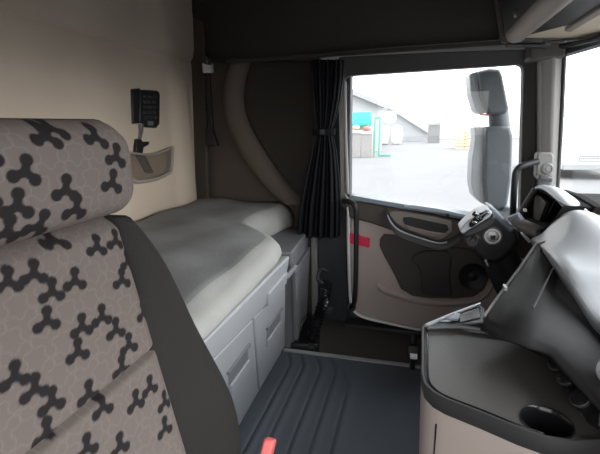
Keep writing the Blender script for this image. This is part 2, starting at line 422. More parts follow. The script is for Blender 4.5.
# ================================================================== BUNK
ZB = .615
bt = thing('bunk_bed', (1.2, .85, .5), 'grey cloth bunk mattress along the rear wall on pale grey cupboards', 'bunk')
front = [V(p) for p in ((-.28, .415, 0), (.2, .42, 0), (.8, .43, 0), (1.1, .44, 0), (1.28, .45, 0), (1.37, .465, 0), (1.42, .50, 0), (1.58, .655, 0), (1.64, .668, 0), (1.8, .635, 0), (2.0, .60, 0))]
fr = []
for i in range(len(front) - 1):
    k = 10 if i < 3 else 4
    for j in range(k): fr.append(front[i].lerp(front[i + 1], j / k))
fr.append(front[-1])
NB = 26
def railtop(x): return .538 + .022 * max(0, 1.37 - x)
rows = []
for p in fr:
    xb = min(p.x + .13 * max(0, (p.x - 1.6) / .4), 2.04)
    zr = railtop(p.x) + .004 if p.x < 1.42 else ZB - .113
    row = []
    for j in range(NB + 1):
        t = 1 - j / NB; y = p.y + .055 + (1.16 - p.y - .055) * t; x = p.x + (xb - p.x) * t
        row.append(V((x, y, ZB + .006 * math.sin(x * 7 + y * 9) * math.sin(y * 11) + .004 * math.sin(x * 17 - y * 13) - .002 * math.exp(-t / .10) + .004 * math.sin(3.1 * t))))
    for dy, k in ((.040, .06), (.026, .14), (.014, .25), (.005, .40), (.0, .58), (-.003, .8), (-.002, .95), (.02, 1.0)):
        row.append(V((p.x, p.y + dy, ZB - .004 + (zr - ZB) * k + .0015 * math.sin(p.x * 26 + k * 4))))
    rows.append(row)
mt = obj('mattress', MB().grid(rows), [BUNKF, BUNKLIT], bt, solid=.012, soff=-1, angle=80)
ncol = len(rows[0]) - 1
for k, pg in enumerate(mt.data.polygons):
    if k % ncol >= NB: pg.material_index = 1  # front faces get the lighter copy, painting in light from the windscreen
cab = thing('bunk_cupboard', (1.0, .6, 0), 'pale grey cupboard with flap doors and a rail under the bunk mattress', 'cupboard')
# face profile leans back towards the floor
def face(x, z):                                  # y of the cupboard face
    return .452 + .012 * max(0, x - .9) + (.50 - z) * .19 - .03 * math.exp(-((z - .40) / .12) ** 2) * 0
XE = 1.415                                       # far end at rail height
RTOP = .53
def xe(z): return XE + (.5 - z) * .36
def railbot(x): return .415 + .085 * max(0, 1.41 - x)
def facep(x, z, d): return V((x, face(x, z) - d, z))
def quad_slab(x0, x1, zlo, zhi, d, dep, slant=0.0):    # a slab on the leaning face; zlo / zhi give its edges along x
    nx = 10; xs_ = [x0 + (x1 - x0) * i / nx for i in range(nx + 1)]
    def pt(x, z): return facep(x + slant * (.43 - z), z, d)
    return MB().prism([pt(x, zlo(x)) for x in xs_] + [pt(x, zhi(x)) for x in xs_[::-1]], (0, dep, 0))
mb = MB()
mb.loft([[V((-.28, face(0, 0), 0)), V((-.28, face(0, RTOP), RTOP)), V((-.28, 1.15, RTOP)), V((-.28, 1.15, 0))],
         [V((xe(0), face(1.5, 0), 0)), V((xe(RTOP), face(1.5, RTOP), RTOP)), V((xe(RTOP), 1.15, RTOP)), V((xe(0), 1.15, 0))]])
obj('body', mb, GREYP, cab, bevel=.006)
obj('rail', quad_slab(-.28, 1.385, railbot, railtop, .016, .03), GREYP, cab, bevel=.008, seg=3, label='pale rail along the top of the cupboard')
obj('latch', quad_slab(1.165, 1.375, lambda x: .432, lambda x: .484, .024, .02, .25), GREYP, cab, bevel=.005)
def flap(x0, x1, hx0, hx1, hz0, hz1):
    d = obj('flap_door', quad_slab(x0, x1, lambda x: .035, lambda x: railbot(x) - .007, .010, .02, .5), GREYP, cab, bevel=.006, seg=3)
    obj('handle_slot', quad_slab(hx0, hx1, lambda x: hz0, lambda x: hz1, .0115, .008, .3), mat('dark_handle_slot', (.22, .222, .235), .5), d, bevel=.002)
    obj('handle_brow', quad_slab(hx0 - .01, hx1 + .01, lambda x: hz1 - .006, lambda x: hz1 + .006, .017, .012, .3), MATS['dark_handle_slot'], d, bevel=.002)
    obj('handle_lip', quad_slab(hx0, hx1, lambda x: hz0 - .012, lambda x: hz0 + .022, .018, .012, .3), GREYP, d, bevel=.003)
flap(.30, .69, .45, .60, .28, .36); flap(.70, 1.065, .885, 1.025, .275, .355); flap(1.075, 1.405, 1.205, 1.365, .235, .315)

# darker cupboard beyond, under the bunk's cut corner
c2 = thing('side_cupboard', (1.75, .6, 0), 'mid grey recessed cupboard under the cut corner of the bunk, behind the curtain foot', 'cupboard')
mb = MB(); 
q = [(1.54, .475), (1.92, .50), (1.93, .64), (1.50, .66)]
mb.loft([[V((x + .1 * (x < 1.6), y + .035, 0)) for x, y in q], [V((x, y, .50)) for x, y in q]])
obj('body', mb, GREYD, c2, bevel=.008)
mb = MB().prism([V((1.62, .484, .06)), V((1.895, .513, .06)), V((1.895, .488, .42)), V((1.535, .458, .42))], (0, .02, 0))
dd = obj('flap_door', mb, GREYD, c2, bevel=.004)
mb = MB().prism([P(*q, y=.452) for q in ((287, 278), (288, 275), (296, 265), (298, 265), (297.5, 268), (289, 279))], (0, .012, 0)); obj('handle', mb, mat('grey_handle', (.30, .30, .32), .5), c2, bevel=.003)
# low plinth strip where this cupboard meets the floor

# ================================================================== PASSENGER SEAT
seat = thing('passenger_seat', (.2, .15, 0), 'passenger seat in the left foreground, grey cloth with dark three-armed motifs', 'seat')
def ys(z): return .30 - .2 * (.91 - z)
def seat_xz(px, py, off=0):
    lo, hi = .05, .6                             # intersect the ray with the leaning seat face
    r = RW @ V((px - 300, 227 - py, -F))
    for _ in range(40):
        m_ = (lo + hi) / 2; p = r * (m_ / r.y) + EYE
        if p.y < ys(p.z) + off: lo = m_
        else: hi = m_
    return p
TILT = math.sqrt(1 + .04)
def cap_d(u, v, ax_, ay_, bx, by):
    dx, dy = bx - ax_, by - ay_; t = max(0, min(1, ((u - ax_) * dx + (v - ay_) * dy) / (dx * dx + dy * dy)))
    return math.hypot(u - ax_ - t * dx, v - ay_ - t * dy)
def tri_sd(u, v, cx, cy, a0, L):
    u = cx + (u - cx) / 1.15                     # the woven motif is a little wider than tall
    d = 9
    for k in range(3):
        a = a0 + k * 2 * PI / 3; ex, ey = cx + L * math.cos(a), cy + L * math.sin(a)
        d = min(d, math.hypot(u - ex, v - ey) - L * .56, cap_d(u, v, cx, cy, ex, ey) - L * .37)
    return min(d, math.hypot(u - cx, v - cy) - L * .48)
def paint(o, motifs, faint, L, uv):
    me = o.data; at = me.color_attributes.new('motif', 'FLOAT_COLOR', 'POINT')
    for i, v in enumerate(me.vertices):
        u, w_ = uv[i]; r = g = 0
        for (cx, cy, a) in motifs:
            if abs(u - cx) < 2 * L and abs(w_ - cy) < 2 * L:
                r = max(r, min(1, max(0, .5 - tri_sd(u, w_, cx, cy, a, L) / .0010)))
        if r < .5:
            for (cx, cy, a) in faint:
                if abs(u - cx) < 2 * L and abs(w_ - cy) < 2 * L:
                    d = abs(tri_sd(u, w_, cx, cy, a, L) ); g = max(g, .55 * min(1, max(0, 1 - d / .0009)))
        at.data[i].color = (r, g * (1 - r), 0, 1)
# --- backrest centre (fine grid so the woven motif can sit on the cloth)
XR = .362; XL = .0
mot_px = [(8,282),(34,274),(52,292),(75,281),(47,321),(60,240),(97,247),(116,241),(129,262),(122,280),(102,317),(82,327),(78,352),(116,330),(129,345),(122,368),(15,377),(35,389),(52,402),(47,433),(89,394),(103,407),(136,402),(150,387),(165,402),(165,428),(120,446),(87,448),(145,313)]
def uvof(p): return (p.x, p.z * TILT)
mots = [(*uvof(seat_xz(*q)), PI / 2 - .30) for q in mot_px]
L = .0083
rng = random.Random(3)
have = list(mots)
for _ in range(400):                             # the same scatter carries on over the part left of the frame
    x = rng.uniform(XL, XR); z = rng.uniform(.42, .9)
    p = V((x, ys(z), z)); u, w_ = uvof(p)
    if x > .11: continue
    if all(math.hypot(u - a, w_ - b) > .036 for a, b, c in have): have.append((u, w_, PI / 2 - .30))
mots = have
faint = []
for i in range(-2, 20):
    for j in range(0, 36):
        faint.append((XL + i * .0265 + (.013 if j % 2 else 0), .4 + j * .0225, -PI / 2))
rows = []; uv = []
NU, NV = 300, 400
def seamd(x, z):                                 # diagonal seam across the lower backrest
    zs = .762
    return math.exp(-((z - zs) / .003) ** 2)
for i in range(NV + 1):
    z = .40 + (.925 - .40) * i / NV; row = []
    for j in range(NU + 1):
        x = XL + (XR - XL) * j / NU
        edge = min(1, max(0, (XR - x) / .02)); edge2 = min(1, max(0, (x - XL) / .02))
        y = ys(z) + .012 * (1 - math.sqrt(max(0, 1 - (1 - edge) ** 2))) + .012 * (1 - math.sqrt(max(0, 1 - (1 - edge2) ** 2)))
        tt = max(0, (z - .895) / .03); y += .05 * tt ** 2
        y += .010 * seamd(x, z)
        row.append((x, y, z)); uv.append((x, z * TILT))
    rows.append(row)
b = obj('backrest', MB().grid(rows), SEATC, seat, angle=80)
paint(b, mots, faint, L, uv)
# --- bolsters: charcoal wings either side
crest = [(127, 217, .302), (140, 231, .296), (152, 247, .290), (164, 266, .284), (178, 294, .277), (191, 322, .270), (206, 350, .261), (219, 374, .253), (229, 396, .245), (235, 418, .237), (238, 440, .230), (238, 462, .222), (235, 495, .210)]
cp_ = [P(q[0], q[1], y=q[2]) for q in crest]
cp_ = smoothpath(cp_, 3); cp_.append(V((cp_[-1].x, ys(.40) - .01, .40)))
def bolster(mirror):
    rings = []
    for p in cp_:
        zi = p.z + (p.x - XR) * .25; e = V((XR - .006, ys(zi) + .008, zi))
        w_ = max(.006, p.x - XR + .01)
        th = .022 + .4 * w_
        ring = [e, e.lerp(p, .35) + V((0, -.004, 0)), e.lerp(p, .75) + V((0, -.009, 0)), p + V((0, -.004, 0)), p + V((.008, .008, 0)), p + V((.008, th, 0)), p + V((0, th + .03, 0)), e + V((0, .07, 0))]
        if mirror: ring = [V((XL + XR - q.x, q.y, q.z)) for q in ring]
        rings.append(ring)
    return MB().loft(rings)
obj('side_bolster', bolster(False), BOLST, seat, angle=70, label='charcoal side bolster nearest the bunk')
obj('side_bolster', bolster(True), BOLST, seat, angle=70, label='charcoal side bolster on the passenger door side')
# --- back shell
mb = MB()
mb.loft([[V((XL - .01, ys(z) + .02, z)), V((XR + .01, ys(z) + .02, z)), V((XR + .01, ys(z) + .075, z)), V((XL - .01, ys(z) + .075, z))] for z in (.38, .6, .8, .90)])
obj('back_shell', mb, CHAR, seat, bevel=.015)
# --- headrest: a rounded block, its front fine enough for the motif
hr = [(19,172),(45,136),(60,190),(71,209),(11,206),(94,137),(111,157),(107,183),(56,127),(-20,150),(-24,196),(3,232),(36,226)]
HX1 = .368; HX0 = -.02; HZ0 = .918; HZ1 = 1.0105
def hface(x): return .282
def hxz(px, py):
    return P(px, py, y=.278)
hm = []
for q in hr: p = hxz(*q); hm.append((p.x, p.z, rng.choice((PI / 2 - .3, PI / 2 - .22, PI / 2 - .42))))
rows = []; uv = []
NU, NV = 320, 130
def rr(t, r):                                    # rounded edge falloff 0 at edge..1 inside
    t = min(1, max(0, t / r)); return 1 - math.sqrt(max(0, 1 - (1 - t) ** 2))
for i in range(NV + 1):
    row = []
    for j in range(NU + 1):
        u = j / NU; w_ = i / NV
        # rounded-rectangle outline: pull corners in
        x = HX0 + (HX1 - HX0) * u; z = HZ0 + (HZ1 - HZ0) * w_
        R_ = .029; cx = min(max(x, HX0 + R_), HX1 - R_); cz = min(max(z, HZ0 + R_), HZ1 - R_)
        dx, dz = x - cx, z - cz; m_ = max(abs(dx), abs(dz)); h = math.hypot(dx, dz)
        if h > 1e-9: x, z = cx + dx * m_ / h, cz + dz * m_ / h
        e = min(HX1 - x, x - HX0, HZ1 - z, z - HZ0)
        e = max(0, R_ - max(math.hypot(dx, dz) * 0 + m_, 0)) if h > 1e-9 and abs(dx) > 0 and abs(dz) > 0 else e
        y = .272 + .026 * rr(e, .024) + .035 * max(0, (w_ - .55)) ** 2
        row.append((x, y, z)); uv.append((x, z))
    rows.append(row)
hd = thing_h = obj('headrest', MB().grid(rows), SEATC, seat, angle=80)
paint(hd, hm, [(HX0 + i * .0265 + (.013 if j % 2 else 0), .90 + j * .0225, -PI / 2) for i in range(-1, 18) for j in range(0, 7)], .0088, uv)
# headrest body behind the cloth
def rrect(y, x0, x1, z0, z1, r):
    out_ = []
    for (cx, cz, a) in ((x1 - r, z1 - r, 0), (x0 + r, z1 - r, PI / 2), (x0 + r, z0 + r, PI), (x1 - r, z0 + r, 1.5 * PI)):
        for k in range(7): t = a + PI / 2 * k / 6; out_.append(V((cx + r * math.cos(t), y, cz + r * math.sin(t))))
    return out_
mb = MB().loft([rrect(.298, HX0, HX1, HZ0, HZ1, .029), rrect(.345, HX0 + .004, HX1 - .004, HZ0 + .004, HZ1 - .003, .036), rrect(.365, HX0 + .02, HX1 - .02, HZ0 + .02, HZ1 - .02, .03)])
obj('headrest_back', mb, BOLST, hd, angle=60)
# --- cushion, base and buckle (below the frame, except for the buckle's red button)
mb = MB().loft([rrect(y, .0, .40, .27, .27 + h, .04) for y, h in ((.22, .11), (.1, .12), (-.05, .125), (-.16, .12), (-.2, .10))])
obj('seat_cushion', mb, BOLST, seat, angle=60)
mb = MB().loft([[V((x, y, z)) for x, y in ((.03 + k, .2), (.37 - k, .2), (.37 - k, -.14), (.03 + k, -.14))] for z, k in ((0, 0), (.18, .04), (.28, .01))])
obj('seat_base', mb, CHAR, seat, bevel=.01)
bk0 = P(268, 449, x=.50)
mb = MB().tube([V((.40, .17, .33)), V((.45, .185, .40)), bk0 + V((-.012, 0, -.03))], .010, 8)
bk = obj('buckle_stalk', mb, BLACK, seat)
mb = MB().box(bk0, (.030, .016, .03), Euler((.2, math.radians(35), .15))); obj('buckle_button', mb, REDBTN, bk, bevel=.003, label='red buckle button')

# ================================================================== WALL THINGS
def RWp(px, py, off=0): return P(px, py, y=1.235 - off)
rm = thing('wall_handset', RWp(146, 120), 'black keypad handset clipped upright on the beige rear wall', 'handset')
def pr_rear(pts, off, dep): return MB().prism([RWp(*q, off) for q in pts], (0, dep, 0))
obj('cradle', pr_rear([(132, 89), (141, 88), (143, 123), (133, 124)], .035, .035), BLACK, rm, bevel=.006)
kb = obj('keypad_body', pr_rear([(140, 89.5), (158.5, 90.5), (160.5, 94), (160, 124), (157, 128), (148, 127.5), (146, 123.5), (140, 123)], .045, .03), BLACK, rm, bevel=.006)
for r_ in range(5):
    for c_ in range(3):
        x = 144.3 + c_ * 4.6 + (0 if r_ < 4 else .8); y = 95.5 + r_ * 5.2
        obj('button', pr_rear([(x, y), (x + 3, y + .15), (x + 3, y + 2.7), (x, y + 2.5)], .049, .006), LED, kb, bevel=.001)
obj('display', pr_rear([(148.5, 121), (153.5, 121.3), (153.5, 125.3), (148.5, 125)], .049, .006), mat('grey_display', (.2, .21, .21), .3), kb)
# hook and coiled cord hanging into the pocket
cd = thing('coiled_cord', RWp(142, 160), 'black coiled cord with a clip hanging from the handset into the pocket', 'cord')
obj('lead', MB().tube(smoothpath([RWp(139.5, 124, .03), RWp(140, 132, .03), RWp(139, 140, .03)], 4), .006, 8).tube(smoothpath([RWp(143, 125, .03), RWp(142, 133, .03), RWp(140, 140, .03)], 4), .004, 8), mat('grey_lead', (.16, .15, .145), .5), cd)
obj('clip', MB().prism([RWp(*q, .045) for q in ((138, 139), (141, 138.5), (143.5, 142), (150, 141.5), (149, 145), (144, 147.5), (143, 154), (136, 154.5), (136.5, 147))], (0, .025, 0)), BLACK, cd, bevel=.004)
cpth = []
A, B = RWp(139, 153, .035), RWp(149, 172, .03)
for k in range(181):
    t = k / 180; c = A.lerp(B, t); a = t * 2 * PI * 14
    cpth.append(c + V((.024 * math.cos(a), .012 * math.sin(a), .010 * math.sin(a) * .3)))
obj('coil', MB().tube(cpth, .0042, 6), BLACK, cd)
# clear pocket on the wall
pk = thing('wall_pocket', RWp(150, 180), 'see-through storage pocket on the rear wall below the handset', 'pocket')
fr_px = [(128, 152), (130, 176), (133, 180), (139, 181.5), (156, 179), (167, 174), (171, 169), (172.5, 147)]
frp = smoothpath([RWp(*q, .055) for q in fr_px], 5)
obj('rim', MB().tube(frp, .009, 8), mat('grey_pocket_rim', (.36, .32, .29), .5), pk)
top_ = [RWp(128, 152, .055).lerp(RWp(172.5, 147, .055), k / 10) for k in range(11)]
top_ = [p + V((0, 0, -.022 * math.sin(PI * k / 10))) for k, p in enumerate(top_)]
bot_ = [frp[int(k * (len(frp) - 1) / 10)] for k in range(11)]
mb = MB(); mb.grid([[t_.lerp(b_, s / 4) for s in range(5)] for t_, b_ in zip(top_, bot_)])
obj('clear_panel', mb, NET, pk, solid=.004)
obj('top_edge', MB().tube(top_, .005, 8), MATS['grey_pocket_rim'], pk)
for q in ((129, 163), (171.5, 158)):
    a = RWp(*q, .055); b_ = RWp(*q, .0); obj('side_stay', MB().tube([a, b_], .008, 8), MATS['grey_pocket_rim'], pk)

# hanging strap with pale clip in the niche corner
hs = thing('hanging_strap', P(210, 145, x=2.10), 'thin dark strap with a pale square clip hanging in the rear corner', 'strap')
cx_ = 2.09
obj('clip', MB().box(P(208, 68, x=cx_), (.035, .05, .05)), WHITEP, hs, bevel=.006, label='pale square clip')
obj('webbing', MB().box((P(208, 68, x=cx_) + P(212, 140, x=cx_)) / 2, (.010, .022, (P(208, 68, x=cx_).z - P(212, 140, x=cx_).z))), BLACK, hs)
mb = MB().loft([[P(210, 128, x=cx_) + V((i * .012, j * .016, 0)) for i, j in ((-1, -1), (1, -1), (1, 1), (-1, 1))], [P(213, 146, x=cx_) + V((i * .018, j * .032, 0)) for i, j in ((-1, -1), (1, -1), (1, 1), (-1, 1))]])
obj('tongue', mb, BLACK, hs, bevel=.004)

# ================================================================== CURTAIN
cu = thing('curtain', (1.85, .43, .48), 'black pleated curtain tied back beside the door window', 'curtain')
NA = 150; rows = []
levels = [(60, 309, 344, 12), (80, 310, 343, 12), (100, 312, 340, 11), (118, 314, 336, 9), (130, 316, 332, 6), (136, 315, 333, 6.5), (150, 311, 336, 9), (175, 305, 339, 12), (205, 299, 341, 14), (225, 297, 341, 15), (237, 296.5, 341, 15)]
lv = []
for i in range(len(levels) - 1):
    for k in range(5):
        t = k / 5; lv.append(tuple(a + (b_ - a) * t for a, b_ in zip(levels[i], levels[i + 1])))
lv.append(levels[-1])
for (py, l, r, amp) in lv:
    row = []
    for j in range(NA + 1):
        t = j / NA; px = l + (r - l) * t
        ph = t * 2 * PI * 8.5
        d = .0022 * amp * (math.sin(ph) * .8 + .35 * math.sin(ph * .5 + 1 + py * .004))
        p = P(px + .35 * amp / 10 * math.cos(ph) * 1.2, py, x=1.855); row.append(V((p.x + d, p.y, p.z)))
    rows.append(row)
obj('drape', MB().grid(rows), CURT, cu, solid=.003, angle=80)
mb = MB(); c = P(324, 132, x=1.855); rr_ = []
mb.loft([[c + V((.030 * math.cos(a), .052 * math.sin(a), z)) for a in [2 * PI * k / 24 for k in range(24)]] for z in (-.014, -.012, .012, .014)])
tb = obj('tie_band', mb, mat('tie_band_cloth', (.012, .012, .014), .9, spec=.15), cu)
obj('tie_buckle', MB().box(P(322, 132, x=1.822), (.008, .022, .02)), mat('grey_tie_buckle', (.05, .05, .052), .7), tb, bevel=.002)

# ================================================================== FLOOR MAT
MX0, MX1, MY0, MY1 = -.2, 1.617, -.30, .548
gm = thing('floor_mat', ((MX0 + MX1) / 2, .1, 0), 'slate floor mat with curved quilted grooves in front of the bunk cupboard', 'mat')
grooves = []
for k, (y1, x1) in enumerate(((.487, 1.585), (.429, 1.585), (.353, 1.58), (.289, 1.578), (.224, 1.50))):   # long grooves that bend toward the cupboard at the far end
    grooves.append((x1, y1))
def mat_h(x, y):
    h = 0.0
    for (x1, y1) in grooves:
        if x < x1 + .01:
            yc = y1 + .036 * max(0, min(1, (x - (x1 - .09)) / .09)) ** 1.1
            d = y - yc
            f = min(1, max(0, (x1 + .01 - x) / .02))
            h -= .006 * math.exp(-(d / .0055) ** 2) * f
            h += .006 * math.exp(-((d + .018) / .012) ** 2) * f
    return h
rows = []
nx, ny = 160, 420
for i in range(nx + 1):
    x = MX0 + (MX1 - .022 - MX0) * (i / nx)
    rows.append([V((x, MY0 + (MY1 - MY0) * j / ny, .014 + mat_h(x, MY0 + (MY1 - MY0) * j / ny))) for j in range(ny + 1)])
obj('mat_pad', MB().grid(rows), MATRUB, gm, solid=.008, soff=-1, angle=80)
obj('edge_binding', MB().box((MX1 - .011, (MY0 + MY1) / 2, .009), (.026, MY1 - MY0, .018)), MATEDGE, gm, bevel=.004, label='pale grey edge binding')

# ================================================================== AIR HOSE BY THE DOOR POST
ah = thing('corrugated_hose', P(312, 344, z=.0), 'black corrugated hose standing on the dark floor by the door post', 'hose')
pth = smoothpath([P(311, 344, z=.03), P(315, 328, z=.10), P(320, 312, z=.16), P(325, 297, z=.24), P(326, 284, z=.32)], 14)
rad = [.024 + .006 * math.sin(i * 2.1) for i in range(len(pth))]
obj('bellows', MB().tube(pth, rad, 14), BLACKG, ah, angle=80)
obj('base_bracket', MB().box(P(306, 338, z=.015), (.20, .13, .05), Euler((0, 0, .2))), BLACK, ah, bevel=.008)
mb = MB().tube(smoothpath([P(296, 345, z=.02), P(299, 330, z=.09), P(306, 318, z=.10), P(313, 322, z=.07)], 6), .010, 8); obj('side_cable', mb, BLACK, ah)
mb = MB().tube(smoothpath([P(325, 285, z=.31), P(318, 280, z=.34), P(320, 270, z=.38), P(327, 272, z=.36)], 6), .008, 8); obj('upper_cable', mb, BLACK, ah)
obj('clamp', MB().box(P(326, 310, z=.15), (.04, .06, .022)), CHAR, ah, bevel=.004)
obj('end_cap', MB().cyl(P(311, 344, z=.028), (.2, 0, 1), .025, .03), CHAR, ah)

# ================================================================== PEDAL
pd = thing('foot_pedal', P(414, 362, z=0), 'small black pedal with a bright face on the floor left of the table', 'pedal')
pc = P(413, 352, x=1.56)
obj('pedal_arm', MB().tube([pc + V((.05, 0, .05)), pc + V((.02, 0, 0)), V((pc.x + .03, pc.y, 0))], .012, 8), BLACK, pd)
obj('pedal_plate', MB().box(pc, (.03, .045, .06), Euler((0, .35, 0))), BLACK, pd, bevel=.006)
obj('pedal_face', MB().box(pc + V((-.018, -.004, -.008)), (.008, .032, .026), Euler((0, .35, 0))), CHROME, pd, bevel=.003, label='bright metal face')

# ================================================================== CENTRE TABLE
ZT = .55
tbl = thing('centre_table', (.78, -.2, 0), 'black topped table unit with taupe body and cup holder at the lower right', 'table')
def T(px, py, dz=0): return P(px, py, z=ZT + dz)
out_px = [(422.5, 326), (422.3, 350), (422, 372), (424.5, 383), (433, 391.5), (445, 398), (480, 411.5), (520, 428), (548, 437.5), (570, 441), (602, 439), (640, 436), (640, 400), (592, 352), (556, 341), (500, 331), (462, 324)]
tp = [T(*q) for q in out_px]
mb = MB()
cen = sum(tp, V()) / len(tp)
def ring(k, dz): return [cen + (p - cen) * k + V((0, 0, dz)) for p in tp]
# rim wall (outer band), then shallow inset
mb.loft([ring(.98, -.034), ring(1.0, -.028), ring(1.012, -.010), ring(1.004, 0), ring(.972, 0.0), ring(.962, -.006)], caps=False)
obj('table_rim', mb, CHAR, tbl, angle=40)
ci = T(547, 420)
# writing surface with an oval hole for the cup holder
inner_ring = [V((p.x, p.y, ZT - .004)) for p in ring(.957, 0)]
CR = .034
angs = sorted(set([math.atan2(p.y - ci.y, p.x - ci.x) for p in inner_ring] + [-PI + 2 * PI * k / 72 for k in range(72)]))
def outline_hit(a):
    d = V((math.cos(a), math.sin(a))); best = None
    for k in range(len(inner_ring)):
        p, q_ = inner_ring[k], inner_ring[(k + 1) % len(inner_ring)]
        ex, ey = q_.x - p.x, q_.y - p.y; den = d.x * ey - d.y * ex
        if abs(den) < 1e-12: continue
        t = ((p.x - ci.x) * ey - (p.y - ci.y) * ex) / den; u = ((p.x - ci.x) * d.y - (p.y - ci.y) * d.x) / den
        if t > 0 and -1e-6 <= u <= 1 + 1e-6 and (best is None or t > best): best = t
    return V((ci.x + d.x * best, ci.y + d.y * best, ZT - .004))
ho = [V((ci.x + CR * math.cos(a), ci.y + CR * math.sin(a), ZT - .004)) for a in angs]; oo = [outline_hit(a) for a in angs]
mb = MB().loft([ho, oo], caps=False)
ttop = obj('table_top', mb, TABLE, tbl, flat=True)
hr_ = lambda k, dz: [V((ci.x + CR * k * math.cos(a), ci.y + CR * k * math.sin(a), ZT - .004 + dz)) for a in [2 * PI * q / 32 for q in range(32)]]
mb = MB().loft([hr_(1.12, .0), hr_(1.07, .003), hr_(1.0, .001), hr_(.96, -.01), hr_(.88, -.045), hr_(.5, -.048), hr_(.02, -.048)], caps=False)
obj('cup_holder', mb, BLACKG, tbl, angle=60)
obj('inset_line', MB().tube(smoothpath([cen + (p - cen) * .925 + V((0, 0, -.003)) for p in tp[0:9]], 3), .0022, 6), BLACKG, ttop)
# silver notch line on the front rim
obj('rim_mark', MB().tube([P(472, 404, z=ZT - .006) + V((-.004, 0, 0)), P(477, 416, z=ZT - .05) + V((-.012, .0, 0))], .0022, 6), SILVER, tbl)
# taupe body with rounded corner
body_top = ring(.985, -.032); body_bot = [cen + (p - cen) * .90 + V((.04, 0, -.50)) for p in tp]
for p in body_bot: p.z = .0
mid = [cen + (p - cen) * .965 for p in tp]
for p in mid: p.z = .30
bd = obj('table_body', MB().loft([body_bot, mid, [V((p.x, p.y, ZT - .13)) for p in ring(.98, 0)], body_top], caps=False), TABLEB, tbl, angle=30)
g0 = T(437, 394); g0 = cen + (g0 - cen) * .985
obj('panel_gap', MB().tube([V((g0.x - .001, g0.y, ZT - .06)), V((g0.x + .003, g0.y - .0, ZT - .14)), V((g0.x + .012, g0.y, .32))], .0016, 6), BLACK, bd)
lower = [(430, 432), (432, 441), (470, 470), (520, 490)]
# tray behind the table
tray = [(426, 325.5), (450, 315.5), (480, 304.5), (486, 309), (484, 323), (462, 324.5)]
ty = [P(*q, z=ZT + .004) for q in tray]
tr = obj('tray', MB().loft([[p + V((0, 0, -.03)) for p in ty], ty]), mat('blue_grey_tray', (.13, .15, .18), .35), tbl, bevel=.003)
ty2 = [P(*q, z=ZT + .0045) for q in ((436, 322.5), (455, 314), (478, 307.5), (480, 318), (462, 322.5))]
obj('tray_well', MB().prism(ty2, (0, 0, .002)), BLACKG, tr)
obj('tray_ridge', MB().prism([P(*q, z=ZT + .010) for q in ((446, 320.5), (456, 314.5), (461, 315.5), (458, 321.5))], (0, 0, .006)), mat('pale_tray_ridge', (.25, .28, .33), .35), tr, bevel=.002)
obj('tray_edge', MB().tube([P(425.5, 325.5, z=ZT + .006), P(452, 314.5, z=ZT + .008), P(480, 304, z=ZT + .01)], .004, 8), SILVER, tr, label='silver front edge')
obj('tray_lip', MB().tube([P(427, 327.5, z=ZT + .003), P(460, 326.5, z=ZT + .003), P(500, 332, z=ZT + .003)], .005, 8), mat('grey_lip', (.13, .13, .135), .4), tbl)

# ================================================================== DASHBOARD
dash = thing('dashboard', (1.0, -.55, .2), 'grey dashboard with instrument binnacle and dark control panel under the windscreen', 'dashboard')
# top skin: (X, rear-edge Y, rear-edge z, crest dz, front z)
TL, TR, BR, BL = P(537, 189, y=-.405), P(566, 206, y=-.395), P(542, 234, y=-.345), P(522, 218, y=-.37)
secs = [(TR.x, TR.y, TR.z, .002, .57), (TR.x + .05, TR.y - .002, TR.z + .006, .002, .57), (1.40, -.40, .785, .004, .57), (1.50, -.405, .79, .002, .58), (1.60, -.405, .785, .002, .58), (1.70, -.42, .765, .0, .58), (1.80, -.44, .70, .0, .58), (1.93, -.45, .64, .0, .58)]
rows = []
for x, yr, zr, dz, zf in secs:
    rows.append([V((x, yr + .004, zr - .012)), V((x, yr, zr)), V((x, yr - .03, zr + dz)), V((x, yr - .07, zr - .014)), V((x, yr - .16, zr + .65 * (zf - zr))), V((x, yr - .28, zf + .012)), V((x, -.93 + .18 * max(0, (x - 1.0) / .9), zf))])
sk = obj('hood_skin', MB().grid(rows), DASHTOP, dash, sub=2, solid=.01, soff=-1, angle=80)
TR_DROP = .65 * (.57 - TR.z)
def colm(e, pts): e = V(e); return [e + V((0, -.02, -.05)), e + V((0, -.002, -.012)), e, e + V((0, -.006, .006))] + [V(p) for p in pts]
